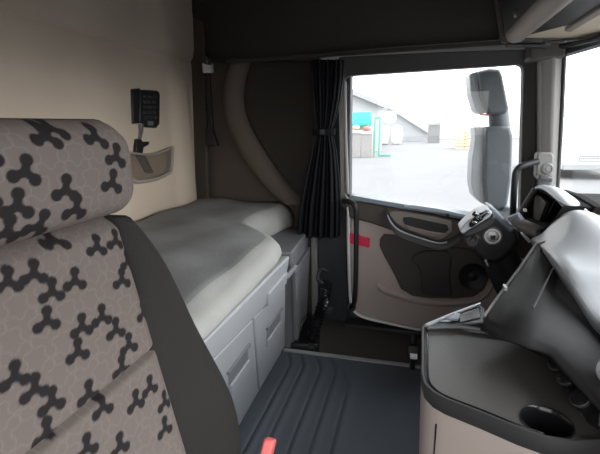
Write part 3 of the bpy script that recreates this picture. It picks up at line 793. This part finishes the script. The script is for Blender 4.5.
cols = [colm((1.285, -.326, .668), [BR + V((0, .004, -.003)), BR, BR + V((0, -.001, 0)), BR + V((0, -.002, 0)), BR + V((0, -.003, 0))]),
        colm((1.19, -.318, .680), [V((1.19, -.318, .686)).lerp(BR.lerp(TR, .5), .55), BR.lerp(TR, .5), BR.lerp(TR, .55), BR.lerp(TR, .6), BR.lerp(TR, .65)]),
        colm((1.10, -.312, .690), [(1.115, -.355, .722), TR, TR + V((0, -.07, -.012)), TR + V((0, -.16, TR_DROP)), (TR.x, -.80, .585)]),
        colm((1.065, -.308, .694), [(1.11, -.358, .726), (1.19, -.400, .774), (1.19, -.468, .765), (1.18, -.56, .655), (1.18, -.81, .59)]),
        colm((1.03, -.305, .697), [(1.05, -.360, .718), (1.08, -.42, .748), (1.08, -.49, .738), (1.08, -.59, .66), (1.05, -.82, .60)]),
        colm((.97, -.300, .701), [(.97, -.360, .711), (.98, -.43, .724), (.98, -.51, .716), (.97, -.62, .66), (.97, -.84, .61)]),
        colm((.91, -.300, .696), [(.91, -.360, .701), (.91, -.44, .702), (.91, -.53, .688), (.91, -.63, .65), (.91, -.85, .62)]),
        colm((.875, -.310, .676), [(.875, -.37, .690), (.875, -.45, .690), (.875, -.54, .672), (.875, -.64, .645), (.875, -.86, .62)]),
        colm((.845, -.338, .632), [(.845, -.39, .638), (.845, -.46, .64), (.845, -.55, .636), (.845, -.65, .63), (.845, -.86, .62)]),
        colm((.80, -.350, .622), [(.80, -.39, .626), (.80, -.46, .628), (.80, -.55, .626), (.80, -.65, .624), (.80, -.87, .615)]),
        colm((.30, -.375, .61), [(.3, -.40, .614), (.3, -.47, .614), (.3, -.56, .612), (.3, -.66, .61), (.3, -.90, .605)]),
        colm((-.25, -.38, .60), [(-.25, -.40, .604), (-.25, -.47, .604), (-.25, -.56, .602), (-.25, -.66, .60), (-.25, -.91, .60)])]
def finer(line):
    return [line[0]] + [a_.lerp(b2_, t_ / 3) for a_, b2_ in zip(line, line[1:]) for t_ in (1, 2, 3)]
rows = [[c_[k] for c_ in [finer(c_) for c_ in cols]] for k in range(len(finer(cols[0])))]
rows = [finer(r_) for r_ in rows]
for _ in range(3):                               # relax the inner points so the skin flows
    new = [[p.copy() for p in r_] for r_ in rows]
    for i_ in range(11, len(rows) - 1):
        for j_ in range(1, len(rows[0]) - 1):
            new[i_][j_] = rows[i_][j_] * .4 + (rows[i_ - 1][j_] + rows[i_ + 1][j_] + rows[i_][j_ - 1] + rows[i_][j_ + 1]) * .15
    rows = new
obj('top_skin', MB().grid(rows), DASHTOP, dash, angle=80)
# binnacle hood rim and its recessed display
def q4(k, dy):
    c = (TL + TR + BR + BL) / 4
    base = [TL, TL.lerp(TR, .5) + V((0, 0, .006)), TR, TR.lerp(BR, .35) + V((-.012, 0, 0)), BR, BR.lerp(BL, .5), BL, BL.lerp(TL, .5) + V((.01, 0, 0))]
    return [c + (p - c) * k + V((0, dy, 0)) for p in base]
bn = obj('binnacle_hood', MB().loft([q4(.97, -.05), q4(.995, .0), q4(1.0, .007), q4(.93, -.01), q4(.90, -.07)], caps=False), mat('matt_black_hood', (.012, .011, .011), .9, spec=.1), dash, angle=50)
obj('binnacle_back', MB().prism(q4(.98, -.072), (0, -.02, 0)), MATS['matt_black_hood'], bn)
scr = [P(*q, y=-.40) for q in ((524, 217), (537, 194), (546, 203), (536, 229))]
obj('display', MB().prism(scr, (0, -.012, 0)), SCREEN, bn, bevel=.002, label='dark brown instrument display')
obj('side_rail', MB().tube([P(518, 218, y=-.35), P(526, 203, y=-.37), P(535, 189, y=-.395)], .010, 8), CHAR, bn)
obj('marker', MB().box(P(525, 210, y=-.352), (.02, .008, .008)), WHITEP, bn)
# dark face below: control panel wrapped from the binnacle to the table
cl = [P(538, 243, y=-.315), P(521, 268, y=-.255), P(503, 292, y=-.205), P(486, 316, y=-.150), P(480, 330, y=-.14)]
cm = [P(556, 263, y=-.335), P(545, 285, y=-.27), P(532, 310, y=-.225), P(520, 328, y=-.19), P(514, 342, y=-.18)]
cr = [P(572, 293, y=-.35), P(571, 315, y=-.305), P(566, 335, y=-.27), P(558, 347, y=-.25), P(553, 353, y=-.24)]
ce = [P(600, 330, y=-.36), P(602, 350, y=-.33), P(603, 372, y=-.30), P(604, 396, y=-.285), P(602, 410, y=-.27)]
cz = [V((.45, -.385, .655)), V((.45, -.365, .61)), V((.42, -.345, .57)), V((.42, -.34, .53)), V((.42, -.335, .50))]
cf = [V((-.25, -.40, .645)), V((-.25, -.385, .60)), V((-.25, -.37, .55)), V((-.25, -.37, .50)), V((-.25, -.37, .45))]
cp0 = [p + V((.10, -.12, -.02)) for p in cl]
rows = [cp0, cl, [a.lerp(b_, .5) + V((-.004, .006, 0)) for a, b_ in zip(cl, cm)], cm, [a.lerp(b_, .5) + V((-.004, .006, 0)) for a, b_ in zip(cm, cr)], cr, ce, cz, cf]
fp = obj('control_panel', MB().grid(rows), mat('matt_black_panel', (.03, .029, .03), .6, spec=.2, bump=.15, bscale=420), dash, solid=.02, soff=-1, angle=50)
obj('panel_edge', MB().tube([p + V((-.002, .004, 0)) for p in cl[:4]], .0032, 6), mat('grey_panel_edge', (.20, .19, .19), .35), fp)
obj('panel_badge', MB().box(P(505, 287.5, y=-.20), (.02, .006, .008)), SILVER, fp)
obj('panel_split', MB().tube([P(556, 263, y=-.327), P(545, 285, y=-.262), P(533, 308, y=-.219)], .002, 6), BLACK, fp)
# lower support of the dash, out of sight behind the panel
obj('dash_body', MB().prism([V((.3, -.42, .62)), V((.3, -.42, .02)), V((1.75, -.50, .02)), V((1.75, -.47, .62))], (0, -.28, 0)), CHAR, dash, bevel=.01)
# row of small knobs where the panel meets the table
stp = [P(548, 350, z=ZT + .004), P(556, 347, z=ZT + .03), P(600, 402, z=ZT + .03), P(600, 426, z=ZT + .004), P(588, 418, z=ZT + .004)]
obj('knob_strip', MB().loft([[p + V((0, 0, -.02)) for p in stp], stp]), BLACKG, dash, bevel=.002)
for (px, py) in ((556.5, 363), (565.5, 377), (579.5, 398)):
    c = P(px, py, z=ZT + .03); k = obj('knob', MB().disc_rings(c, (-.35, .55, .75), [(.0135, -.02), (.0135, 0), (.011, .006), (.004, .007), (.001, .007)], 20), BLACKG, dash)
    obj('knob_ring', MB().disc_rings(c, (-.35, .55, .75), [(.0145, -.004), (.0145, .001), (.013, .002), (.013, -.004)], 20), CHAR, k)
# bright round vent peeping in at the right edge
obj('vent_ring', MB().disc_rings(P(611, 371, y=-.30), (-.4, .8, .3), [(.02, -.01), (.022, .004), (.019, .006), (.016, .0), (.001, -.004)], 24), mat('grey_vent_ring', (.3, .3, .31), .4), dash)

# ================================================================== STEERING COLUMN
sc_ = thing('steering_column', P(490, 262, x=1.42), 'dark steering column with silver rimmed control pod and round chrome ignition lock', 'steering column')
XC = 1.42
def Cq(px, py, dx=0): return P(px, py, x=XC + dx)
# shroud
shp = [(489, 209), (497, 212), (508, 221), (517, 231), (520, 240), (514, 250), (505, 259), (494, 264), (483, 262), (475, 254), (470, 245), (468, 236), (474, 228)]
obj('shroud', MB().loft([[Cq(*q, .11) for q in shp], [Cq(*q, .03) for q in shp], [Cq(494 + (q[0] - 494) * .93, 238 + (q[1] - 238) * .93, -.005) for q in shp]]), BLACK, sc_, angle=40, bevel=.008)
shu = [(491, 208), (498, 212), (508, 222), (515, 229), (511, 233), (503, 226), (496, 220), (489, 215)]
obj('upper_cover', MB().prism([Cq(*q, -.012) for q in shu], (.13, 0, 0)), mat('blue_grey_cover', (.17, .19, .225), .4), sc_, bevel=.006, label='blue-grey upper cover')
# control pod: silver wedge with dark face
pod = [(459.5, 231), (461, 228.5), (468, 221), (478, 213.5), (486, 209.8), (490.5, 210), (493, 213), (490, 217.5), (480, 223.5), (470, 229.5), (463, 234.5)]
pdm = obj('control_pod', MB().prism([Cq(*q, -.03) for q in pod], (.09, 0, 0)), SILVERP, sc_, bevel=.006, seg=3, label='silver rimmed control pod')
pod2 = [(463, 234.5), (470, 229.8), (480, 224), (490, 218), (493.5, 214), (496, 219), (494, 225), (484, 231), (474, 235.5), (466, 238)]
obj('pod_side', MB().prism([Cq(*q, -.028) for q in pod2], (.09, 0, 0)), CHAR, pdm, bevel=.006)
fc = [(469, 224), (473, 219), (480, 213), (486, 210.8), (489.5, 211.2), (489, 214.5), (484, 219), (477, 224), (472, 227.5), (469.3, 227)]
obj('pod_face', MB().prism([Cq(*q, -.036) for q in fc], (.02, 0, 0)), BLACKG, pdm, bevel=.002)
obj('toggle', MB().tube([Cq(480, 217.5, -.042), Cq(477.5, 215.5, -.05), Cq(474, 213.5, -.055)], [.007, .006, .008], 10).tube([Cq(480, 219.5, -.044), Cq(477, 217, -.052)], .006, 10), CHROME, pdm, label='chrome toggle')
obj('pod_button', MB().box(Cq(474.5, 222.5, -.038), (.006, .016, .010), Euler((.5, 0, 0))), CHROME, pdm, bevel=.002)
obj('pod_ring', MB().tube(smoothpath([Cq(*q, -.036) for q in ((483, 219), (487, 214.8), (488.5, 212.6), (486, 212.4), (481, 215.5))], 3), .0022, 6), SILVER, pdm)
# ignition lock
c = Cq(492.5, 236, -.008)
lk = obj('ignition_lock', MB().disc_rings(c, (-1, .1, .1), [(.030, -.02), (.030, .002), (.025, .008), (.018, .008), (.016, .002), (.008, .003), (.001, .004)], 28), mat('dull_chrome', (.33, .33, .34), .4, metal=.7), sc_, label='round chrome ignition lock')
obj('key_slot', MB().box(c + V((-.008, 0, -.003)), (.012, .012, .012)), BLACK, lk)
obj('side_dial', MB().disc_rings(Cq(472.5, 241, -.004), (-1, .15, .1), [(.026, -.02), (.026, .0), (.020, .005), (.018, .0), (.009, .0), (.008, .004), (.001, .004)], 24), CHAR, sc_)
# stalk to the right
s0, s1 = Cq(514, 222, -.03), Cq(541, 233, -.10)
stl = obj('stalk', MB().tube([s0, s0.lerp(s1, .15), s0.lerp(s1, .3), s0.lerp(s1, .32), s0.lerp(s1, .95), s1], [.012, .014, .014, .019, .019, .014], 14), mat('taupe_stalk', (.17, .155, .145), .45), sc_, label='grey indicator stalk')
obj('stalk_collar', MB().tube([Cq(510, 220, -.02), Cq(518, 216, -.03), Cq(521, 222, -.035)], .013, 10), MATS['blue_grey_cover'], stl)
obj('trim_tab', MB().prism([Cq(*q, -.05) for q in ((521, 234), (524, 233), (532, 241.5), (529, 243.5))], (.02, 0, 0)), SILVERP, sc_, bevel=.002)
obj('trim_tip', MB().prism([Cq(*q, -.03) for q in ((484.5, 260), (486.5, 260), (489, 267), (486.5, 265))], (.012, 0, 0)), SILVERP, sc_)
# column foot running down to the footwell
obj('column_post', MB().loft([[P(*q, x=XC + .1) for q in ((478, 255), (505, 255), (530, 300), (500, 300))], [P(*q, x=XC + .18) for q in ((478, 255), (505, 255), (530, 300), (500, 300))]]), BLACK, sc_)
obj('column_support', MB().tube([Cq(500, 245, .08), V((1.52, -.42, .35)), V((1.55, -.52, .0))], .04, 12), BLACK, sc_)

# ================================================================== A-PILLAR GRAB HANDLE
gh = thing('pillar_grab_rail', P(513, 213, x=1.80), 'black bent grab handle on the windscreen pillar beside the door window', 'grab handle')
hp_ = smoothpath([P(512.5, 222, x=1.80), P(513.5, 200, x=1.79), P(515, 177, x=1.78), P(517, 170, x=1.78), P(522, 166, x=1.78), P(538, 161.5, x=1.80)], 6)
obj('handle_tube', MB().tube(hp_, .0125, 12), BLACK, gh)
bp_ = [(537, 154), (540, 152), (552, 152.5), (554, 156), (553.5, 172), (550, 178), (538, 180), (536, 176)]
bpo = obj('mount_plate', MB().prism([P(*q, x=1.80) for q in bp_], (.045, 0, 0)), mat('grey_mount', (.19, .18, .177), .5), gh, bevel=.008, seg=3, label='grey mounting plate')
obj('bolt', MB().disc_rings(P(547.5, 168.5, x=1.80), (-1, 0, 0), [(.022, -.01), (.022, .004), (.016, .007), (.014, .003), (.009, .003), (.008, .007), (.001, .007)], 24), mat('grey_bolt', (.22, .21, .21), .35), bpo)
obj('lower_boss', MB().box(P(544, 178, x=1.79), (.05, .05, .018), Euler((.25, 0, 0))), CHAR, gh, bevel=.005)

# ================================================================== OVERHEAD SHELF
osf = thing('overhead_shelf', (.8, -.5, 1.28), 'overhead front shelf with rounded taupe lip and beige underside, top right', 'shelf')
zl = 1.28; E1 = P(510, 39, x=1.75); 
def sx(x, pts): return [V((x, y, z)) for y, z in pts]
y0 = E1.y
# dark rear face box
prof = [(y0 + .012, zl + .02), (y0 + .055, zl + .19), (y0 + .055, zl + .60), (-.70, zl + .60), (-.70, zl + .03), (y0 - .06, zl + .03)]
obj('shelf_body', MB().loft([sx(1.78, prof), sx(-.3, prof)]), mat('black_shelf_face', (.03, .028, .028), .45), osf, bevel=.01)
# rounded lip
lp = []
for k in range(11):
    a = PI * .35 + PI * 1.15 * k / 10; lp.append((y0 - .012 + .030 * math.cos(a - PI * .0) , zl + .018 + .022 * math.sin(a + PI * .55)))
lpp = [(y0 + .018, zl + .055), (y0 + .012, zl + .02), (y0 + .0, zl + .004), (y0 - .02, zl - .004), (y0 - .045, zl + .0), (y0 - .058, zl + .012), (y0 - .058, zl + .04)]
obj('lip', MB().loft([sx(1.80, lpp), sx(-.3, lpp)]), SHELFL, osf, bevel=.004, angle=50)
# beige underside with a long dark slot
un = [(y0 - .05, zl + .012), (-.70, zl - .01), (-.70, zl + .03), (y0 - .05, zl + .04)]
us = obj('underside', MB().loft([sx(1.79, un), sx(-.3, un)]), SHELFB, osf, bevel=.004)
sl_ = [V((1.70, y0 - .052, zl + .0105)), V((.2, y0 - .052, zl + .0105)), V((.2, y0 - .13, zl + .006)), V((1.55, y0 - .13, zl + .006))]
obj('slot', MB().prism(sl_, (0, 0, -.004)), mat('dark_slot', (.014, .011, .010), .5), us)
sr = [V((1.60, y0 - .13, zl + .006)), V((.2, y0 - .13, zl + .006)), V((.2, y0 - .15, zl + .002)), V((1.60, y0 - .15, zl + .002))]
obj('slot_ridge', MB().prism(sr, (0, 0, -.014)), SHELFL, us, bevel=.003)
obj('front_edge', MB().tube(smoothpath([V((1.80, y0 + .0, zl - .006)), V((1.81, y0 - .10, zl - .012)), V((1.78, -.52, zl - .02)), V((1.2, -.68, zl - .02)), V((-.3, -.70, zl - .02))], 6), .010, 8), BLACK, osf)
# end cap towards the door and a small push button
obj('end_cap', MB().prism(sx(1.785, [(y0 + .02, zl + .0), (y0 + .068, zl + .19), (y0 + .068, zl + .60), (-.70, zl + .60), (-.70, zl + .0)]), (.03, 0, 0)), mat('dark_shelf_end', (.06, .052, .048), .6), osf, bevel=.01)
obj('push_button', MB().cyl(P(517, 13, x=1.56), (0, 1, -.25), .012, .02), mat('grey_push', (.14, .14, .14), .3), osf, bevel=.003)

# ================================================================== OUTSIDE
GZ = -1.1
struct('ground', MB().box((20, -10, GZ - .05), (180, 180, .1)), GROUND)
# wing mirror on the far side
wm = thing('wing_mirror', P(492, 210, x=2.35), 'grey two-part wing mirror on its arm outside the door window', 'wing mirror')
XM = 2.36
def M(px, py, dx=0): return P(px, py, x=XM + dx)
def housing(px_front, dx):                       # bulged shell
    c = sum((M(*q) for q in px_front), V()) / len(px_front)
    r0 = [M(*q, .0) for q in px_front]
    r1 = [c + (p - c) * 1.0 + V((.10, 0, 0)) for p in r0]; r2 = [c + (p - c) * .75 + V((dx, -.02, 0)) for p in r0]
    rf = [c + (p - c) * .93 + V((-.02, 0, 0)) for p in r0]
    return MB().loft([rf, r0, r1, r2])
uh = [(477, 71.5), (489, 68.5), (499, 69), (502, 75), (506, 95), (508.5, 109), (506, 113.5), (490, 115), (486, 110), (480, 95)]
u = obj('upper_head', housing(uh, .16), MIRBODY, wm, bevel=.01, angle=50)
uf = [(469.5, 76), (471, 73), (478, 71), (479, 85), (482, 98), (489, 113), (480, 114), (476, 111), (471, 95)]
obj('upper_face', MB().prism([M(*q, .01) for q in uf], (.10, .012, 0)), MIRGL, u, bevel=.006)
lh = [(484, 127), (500, 126), (510, 126), (512.5, 135), (511, 180), (507, 205), (498, 211), (485, 206), (483, 180)]
l_ = obj('lower_head', housing(lh, .16), MIRBODY, wm, bevel=.01, angle=50)
lf = [(474.5, 127), (484.5, 127), (486.5, 131), (484, 160), (485.5, 190), (488, 206), (481, 203), (474, 196), (471.2, 184), (472, 160), (475, 140)]
obj('lower_face', MB().prism([M(*q, .01) for q in lf], (.10, .012, 0)), MIRGL, l_, bevel=.006)
obj('arm', MB().tube([M(498, 108, .08), M(499, 118, .06), M(500, 130, .08)], .05, 12), MIRBODY, wm)
obj('base_arm', MB().tube([M(500, 205, .08), M(506, 214, .02), V((2.02, -.5, .58))], .04, 12), MIRBODY, wm)
obj('red_mark', MB().prism([M(*q, .0) for q in ((480, 113.6), (489, 114), (488, 116), (481, 115.4))], (.05, 0, 0)), mat('red_mark', (.6, .05, .05), .4), u)

def B(px, py, x): return P(px, py, x=x)
def gnd(p): return V((p.x, p.y, GZ))
# white gabled building, left
X1 = 34
bl = thing('gabled_building', gnd(B(360, 150, X1)), 'white gabled building behind the teal awning, seen through the door window', 'building')
pts = [B(310, 74, X1), B(346, 86, X1), B(383, 104, X1)]
pts = pts + [gnd(pts[2]), gnd(pts[0])]
obj('walls', MB().prism(pts, (12, 3, 0)), BLDW, bl)
r0, r1 = B(308, 71.5, X1 - .6), B(385, 103, X1 - .6)
obj('roof', MB().prism([r0, r1, r1 + V((0, 0, -.35)), r0 + V((0, 0, -.35))], (13, 3, 0)), ROOFG, bl)
# shed with a long grey roof slope
X2 = 52
sh = thing('grey_shed', gnd(B(405, 140, X2)), 'long grey shed with a sloping top right of the white building', 'building')
pts = [B(383, 104.5, X2), B(392, 108, X2), B(428, 131, X2)]; pts = pts + [gnd(pts[2]), gnd(pts[0])]
obj('walls', MB().prism(pts, (14, 0, 0)), ROOFG, sh)
r0, r1 = B(389, 105.6, X2 - .5), B(430, 131.5, X2 - .5)
obj('roof_edge', MB().prism([r0, r1, r1 + V((0, 0, -.3)), r0 + V((0, 0, -.3))], (15, 0, 0)), mat('pale_roof_edge', (.45, .46, .47), .8), sh)
# low cream wall far right
X3 = 60
cw = [B(424, 121.5, X3), B(640, 112, X3)]
struct('boundary_wall', MB().prism([cw[0], cw[1], gnd(cw[1]), gnd(cw[0])], (.6, 0, 0)), CREAM)
# dark container
X4 = 47
dk = thing('dark_container', gnd(B(434, 136, X4)), 'small dark container against the pale wall in the yard', 'container')
pts = [B(428.5, 123.5, X4), B(440.5, 123, X4)]; pts = pts + [gnd(pts[1]), gnd(pts[0])]
obj('box', MB().prism(pts, (.8, 0, 0)), DARKBOX, dk)
a, b_ = B(427.8, 123, X4 - .1), B(441.2, 122.4, X4 - .1)
obj('top_rail', MB().prism([a, b_, b_ - V((0, 0, .25)), a - V((0, 0, .25))], (.8, 0, 0)), mat('grey_container_rail', (.3, .3, .3), .7), dk)
# stall with teal awning
X5 = 29
ss = thing('market_stall', gnd(B(362, 150, X5)), 'stall with a teal awning in the yard', 'stall')
aw = [B(345, 113.5, X5), B(370.5, 112.5, X5)]
lo = [B(345, 124.5, X5 - .6), B(371.5, 122.5, X5 - .6)]
obj('awning', MB().prism([aw[0], aw[1], lo[1], lo[0]], (.08, 0, .05)).prism([lo[0], lo[1], lo[1] - V((0, 0, .12)), lo[0] - V((0, 0, .12))], (.05, 0, 0)), TEAL, ss)
for px in (351, 370):
    p = B(px, 118, X5 - .1); obj('post', MB().tube([p, gnd(p)], .06, 8), GREENM, ss)
obj('back_board', MB().prism([B(356, 124, X5 + .6), B(368, 123.5, X5 + .6), B(368, 132, X5 + .6), B(356, 132, X5 + .6)], (.1, 0, 0)), CRATE, ss)
# crates on the ground under the awning
crx = 27.5
for n_, (a0_, a1_, t_) in enumerate(((349, 361, 130), (361, 372.5, 131))):
    pts = [B(a0_, t_, crx), B(a1_, t_, crx)]; pts += [gnd(pts[1]), gnd(pts[0])]
    c_ = thing('crate', gnd((pts[0] + pts[1]) / 2), ('grey crate on the left under the teal awning', 'grey crate on the right under the teal awning, red load on top')[n_], 'crate', 'crates under the awning')
    obj('crate_body', MB().prism(pts, (.8, 0, 0)), CRATE, c_, bevel=.03)
    t0, t1 = pts[0] + V((-.05, 0, -.2)), pts[1] + V((-.05, 0, -.2))
    obj('crate_slat', MB().prism([t0, t1, t1 + V((0, 0, .2)), t0 + V((0, 0, .2))], (.06, 0, 0)), mat('pale_slat', (.5, .48, .45), .8), c_)
p = B(366, 140, crx - .1)
obj('sack', MB().ell(B(367, 128.5, crx + .3), (.25, .22, .16)), ORANGE, label='small red bundle on the right-hand grey crate', cat='bundle')
obj('sack', MB().ell(B(356, 127.5, crx + .3), (.28, .25, .16)), mat('tan_bundle', (.6, .5, .4), .8), label='small tan bundle on the left-hand grey crate', cat='bundle')
# green frame
fr_ = thing('green_frame', gnd(B(378, 150, 28)), 'green metal frame standing right of the stall', 'frame')
pl_ = B(375, 118, 28); pr_ = B(380, 117, 28)
obj('upright', MB().tube([pl_, gnd(pl_)], .06, 8), GREENM, fr_); obj('upright', MB().tube([pr_, gnd(pr_)], .06, 8), GREENM, fr_)
obj('crossbar', MB().tube([pl_, pr_], .06, 8), GREENM, fr_)
q0, q1 = gnd(B(380, 149, 28)) + V((0, 0, .1)), gnd(B(391, 149, 28)) + V((0, 0, .1))
obj('foot_bar', MB().tube([q0, q1], .07, 8), GREENM, fr_)
# pile of white sacks
for n_, (px, py, r_, lb) in enumerate(((383.6, 131, .56, 'white bulk sack at the left foot of the sack pile'), (397, 131, .56, 'white bulk sack at the right foot of the sack pile'), (390, 117, .56, 'white bulk sack on top of the sack pile'))):
    c = B(px, py, 45)
    m_ = MB()
    zb = GZ if n_ < 2 else c.z - r_
    top = c.z + r_
    m_.loft([[V((45 + r_ * k * math.copysign(abs(math.cos(a)) ** .5, math.cos(a)), c.y + r_ * k * math.copysign(abs(math.sin(a)) ** .5, math.sin(a)) * (1 + .06 * math.sin(n_ * 2 + k * 3)), zb + (top - zb) * h)) for a in [2 * PI * i / 18 for i in range(18)]] for k, h in ((.8, 0), (1, .08), (1.06, .5), (1.0, .86), (.75, .97), (.1, 1.02))])
    sk = obj('bulk_sack', m_, SACK, label=lb, cat='sack', group='white sacks in the yard', sub=1)
# yellow pallets far right
for n_, (a0_, a1_, t_, lb) in enumerate(((457, 466, 129, 'left stack of yellowish pallets in the yard, near the mirror'), (466.6, 476, 127, 'right stack of yellowish pallets in the yard, next to the mirror'))):
    st_ = thing('pallet_stack', gnd(B((a0_ + a1_) / 2, 140, 36)), lb, 'pallets', 'pallet stacks in the yard')
    pA, pB = B(a0_, t_, 36), B(a1_, t_, 36)
    nz = 6
    for k in range(nz):
        z0 = GZ + (pA.z - GZ) * k / nz; h_ = (pA.z - GZ) / nz * .6
        obj('pallet', MB().prism([V((36, pA.y, z0)), V((36, pB.y, z0)), V((36, pB.y, z0 + h_)), V((36, pA.y, z0 + h_))], (1, 0, 0)), YELLOW, st_)
# white van seen through the windscreen
vx = 17
van = thing('white_van', gnd(P(585, 172, x=vx)), 'white van parked in the yard, seen through the windscreen', 'van')
yA, yB = P(563, 150, x=vx).y, P(563, 150, x=vx).y - 2.2
prof = [(0, .35), (0, .95), (.25, 1.1), (.9, 1.25), (1.6, 2.05), (2.2, 2.2), (5, 2.2), (5, .35)]
obj('van_body', MB().prism([V((vx + a_, yA, GZ + b2)) for a_, b2 in prof], (0, -2.2, 0)), VANW, van, bevel=.06)
obj('windscreen', MB().prism([V((vx + .93, yA - .2, GZ + 1.3)), V((vx + 1.57, yA - .25, GZ + 2.0)), V((vx + 1.57, yA - 1.95, GZ + 2.0)), V((vx + .93, yA - 2.0, GZ + 1.3))], (-.03, 0, .02)), mat('van_screen', (.35, .40, .42), .2), van)
gl_ = obj('grille', MB().box((vx - .01, yA - 1.1, GZ + .78), (.06, 1.1, .26)), mat('van_grille', (.25, .26, .27), .5), van)
for k in range(3): obj('grille_bar', MB().box((vx - .045, yA - 1.1, GZ + .70 + .08 * k), (.03, 1.1, .03)), VANW, gl_)
for s_ in (.3, 1.9):
    obj('headlamp', MB().box((vx - .01, yA - s_, GZ + .85), (.08, .35, .2)), mat('lamp_glass', (.6, .62, .65), .15), van, bevel=.02)
for a_ in (.9, 4.0):
    for s_ in (.1, 2.1): obj('wheel', MB().cyl((vx + a_, yA - s_, GZ + .33), (0, 1, 0), .33, .2), TYRE, van)
obj('bumper', MB().box((vx - .06, yA - 1.1, GZ + .45), (.14, 2.15, .22)), mat('van_bumper', (.3, .31, .32), .6), van, bevel=.03)

# ================================================================== LIGHT
wd = bpy.data.worlds.new('sky'); bpy.context.scene.world = wd; wd.use_nodes = True
nt = wd.node_tree; bg = nt.nodes['Background']
tc = nt.nodes.new('ShaderNodeTexCoord'); sp_ = nt.nodes.new('ShaderNodeSeparateXYZ'); nt.links.new(tc.outputs['Generated'], sp_.inputs[0])
rp = nt.nodes.new('ShaderNodeValToRGB'); nt.links.new(sp_.outputs['Z'], rp.inputs['Fac'])
rp.color_ramp.elements[0].position = .0; rp.color_ramp.elements[0].color = (1.0, .985, .96, 1)
rp.color_ramp.elements[1].position = .6; rp.color_ramp.elements[1].color = (.95, .975, 1.0, 1)
nt.links.new(rp.outputs['Color'], bg.inputs['Color']); 
dn = nt.nodes.new('ShaderNodeVectorMath'); dn.operation = 'DOT_PRODUCT'; dn.inputs[1].default_value = (.1, -.8, .59)
nt.links.new(tc.outputs['Generated'], dn.inputs[0])
mr = nt.nodes.new('ShaderNodeMapRange'); mr.inputs['From Min'].default_value = .1; mr.inputs['From Max'].default_value = 1; mr.inputs['To Min'].default_value = 2.4; mr.inputs['To Max'].default_value = 6.5
nt.links.new(dn.outputs['Value'], mr.inputs['Value']); nt.links.new(mr.outputs['Result'], bg.inputs['Strength'])

def portal(name, c, sx_, sy_, direction):
    l = bpy.data.lights.new(name, 'AREA'); l.shape = 'RECTANGLE'; l.size = sx_ * S; l.size_y = sy_ * S; l.cycles.is_portal = True
    o = bpy.data.objects.new(name, l); COL.objects.link(o); o.location = V(c) * S
    o.rotation_euler = V(direction).to_track_quat('-Z', 'Y').to_euler()
portal('portal_door', (1.97, -.06, .9), .62, .80, (-1, 0, 0))
portal('portal_screen', (.75, -.90, .95), 2.4, .75, (0, 1, 0))
portal('portal_open_door', (-.42, .2, .95), 1.8, 1.7, (1, 0, 0))

# ================================================================== CAMERA
cam = bpy.data.cameras.new('camera'); co = bpy.data.objects.new('camera', cam); COL.objects.link(co)
cam.sensor_width = 36; cam.lens = F * 36 / 600; cam.clip_start = .02; cam.clip_end = 500
m3 = RW                                          # columns of the inverse are world axes of the camera
co.matrix_world = Matrix.Translation(EYE * S) @ m3.to_4x4()
scn = bpy.context.scene; scn.camera = co
scn.view_settings.view_transform = 'Standard'; scn.view_settings.look = 'None'; scn.view_settings.gamma = 1; scn.view_settings.exposure = 0.38
scn.cycles.max_bounces = 10; scn.cycles.diffuse_bounces = 6; scn.cycles.transparent_max_bounces = 12
scn.cycles.use_denoising = True
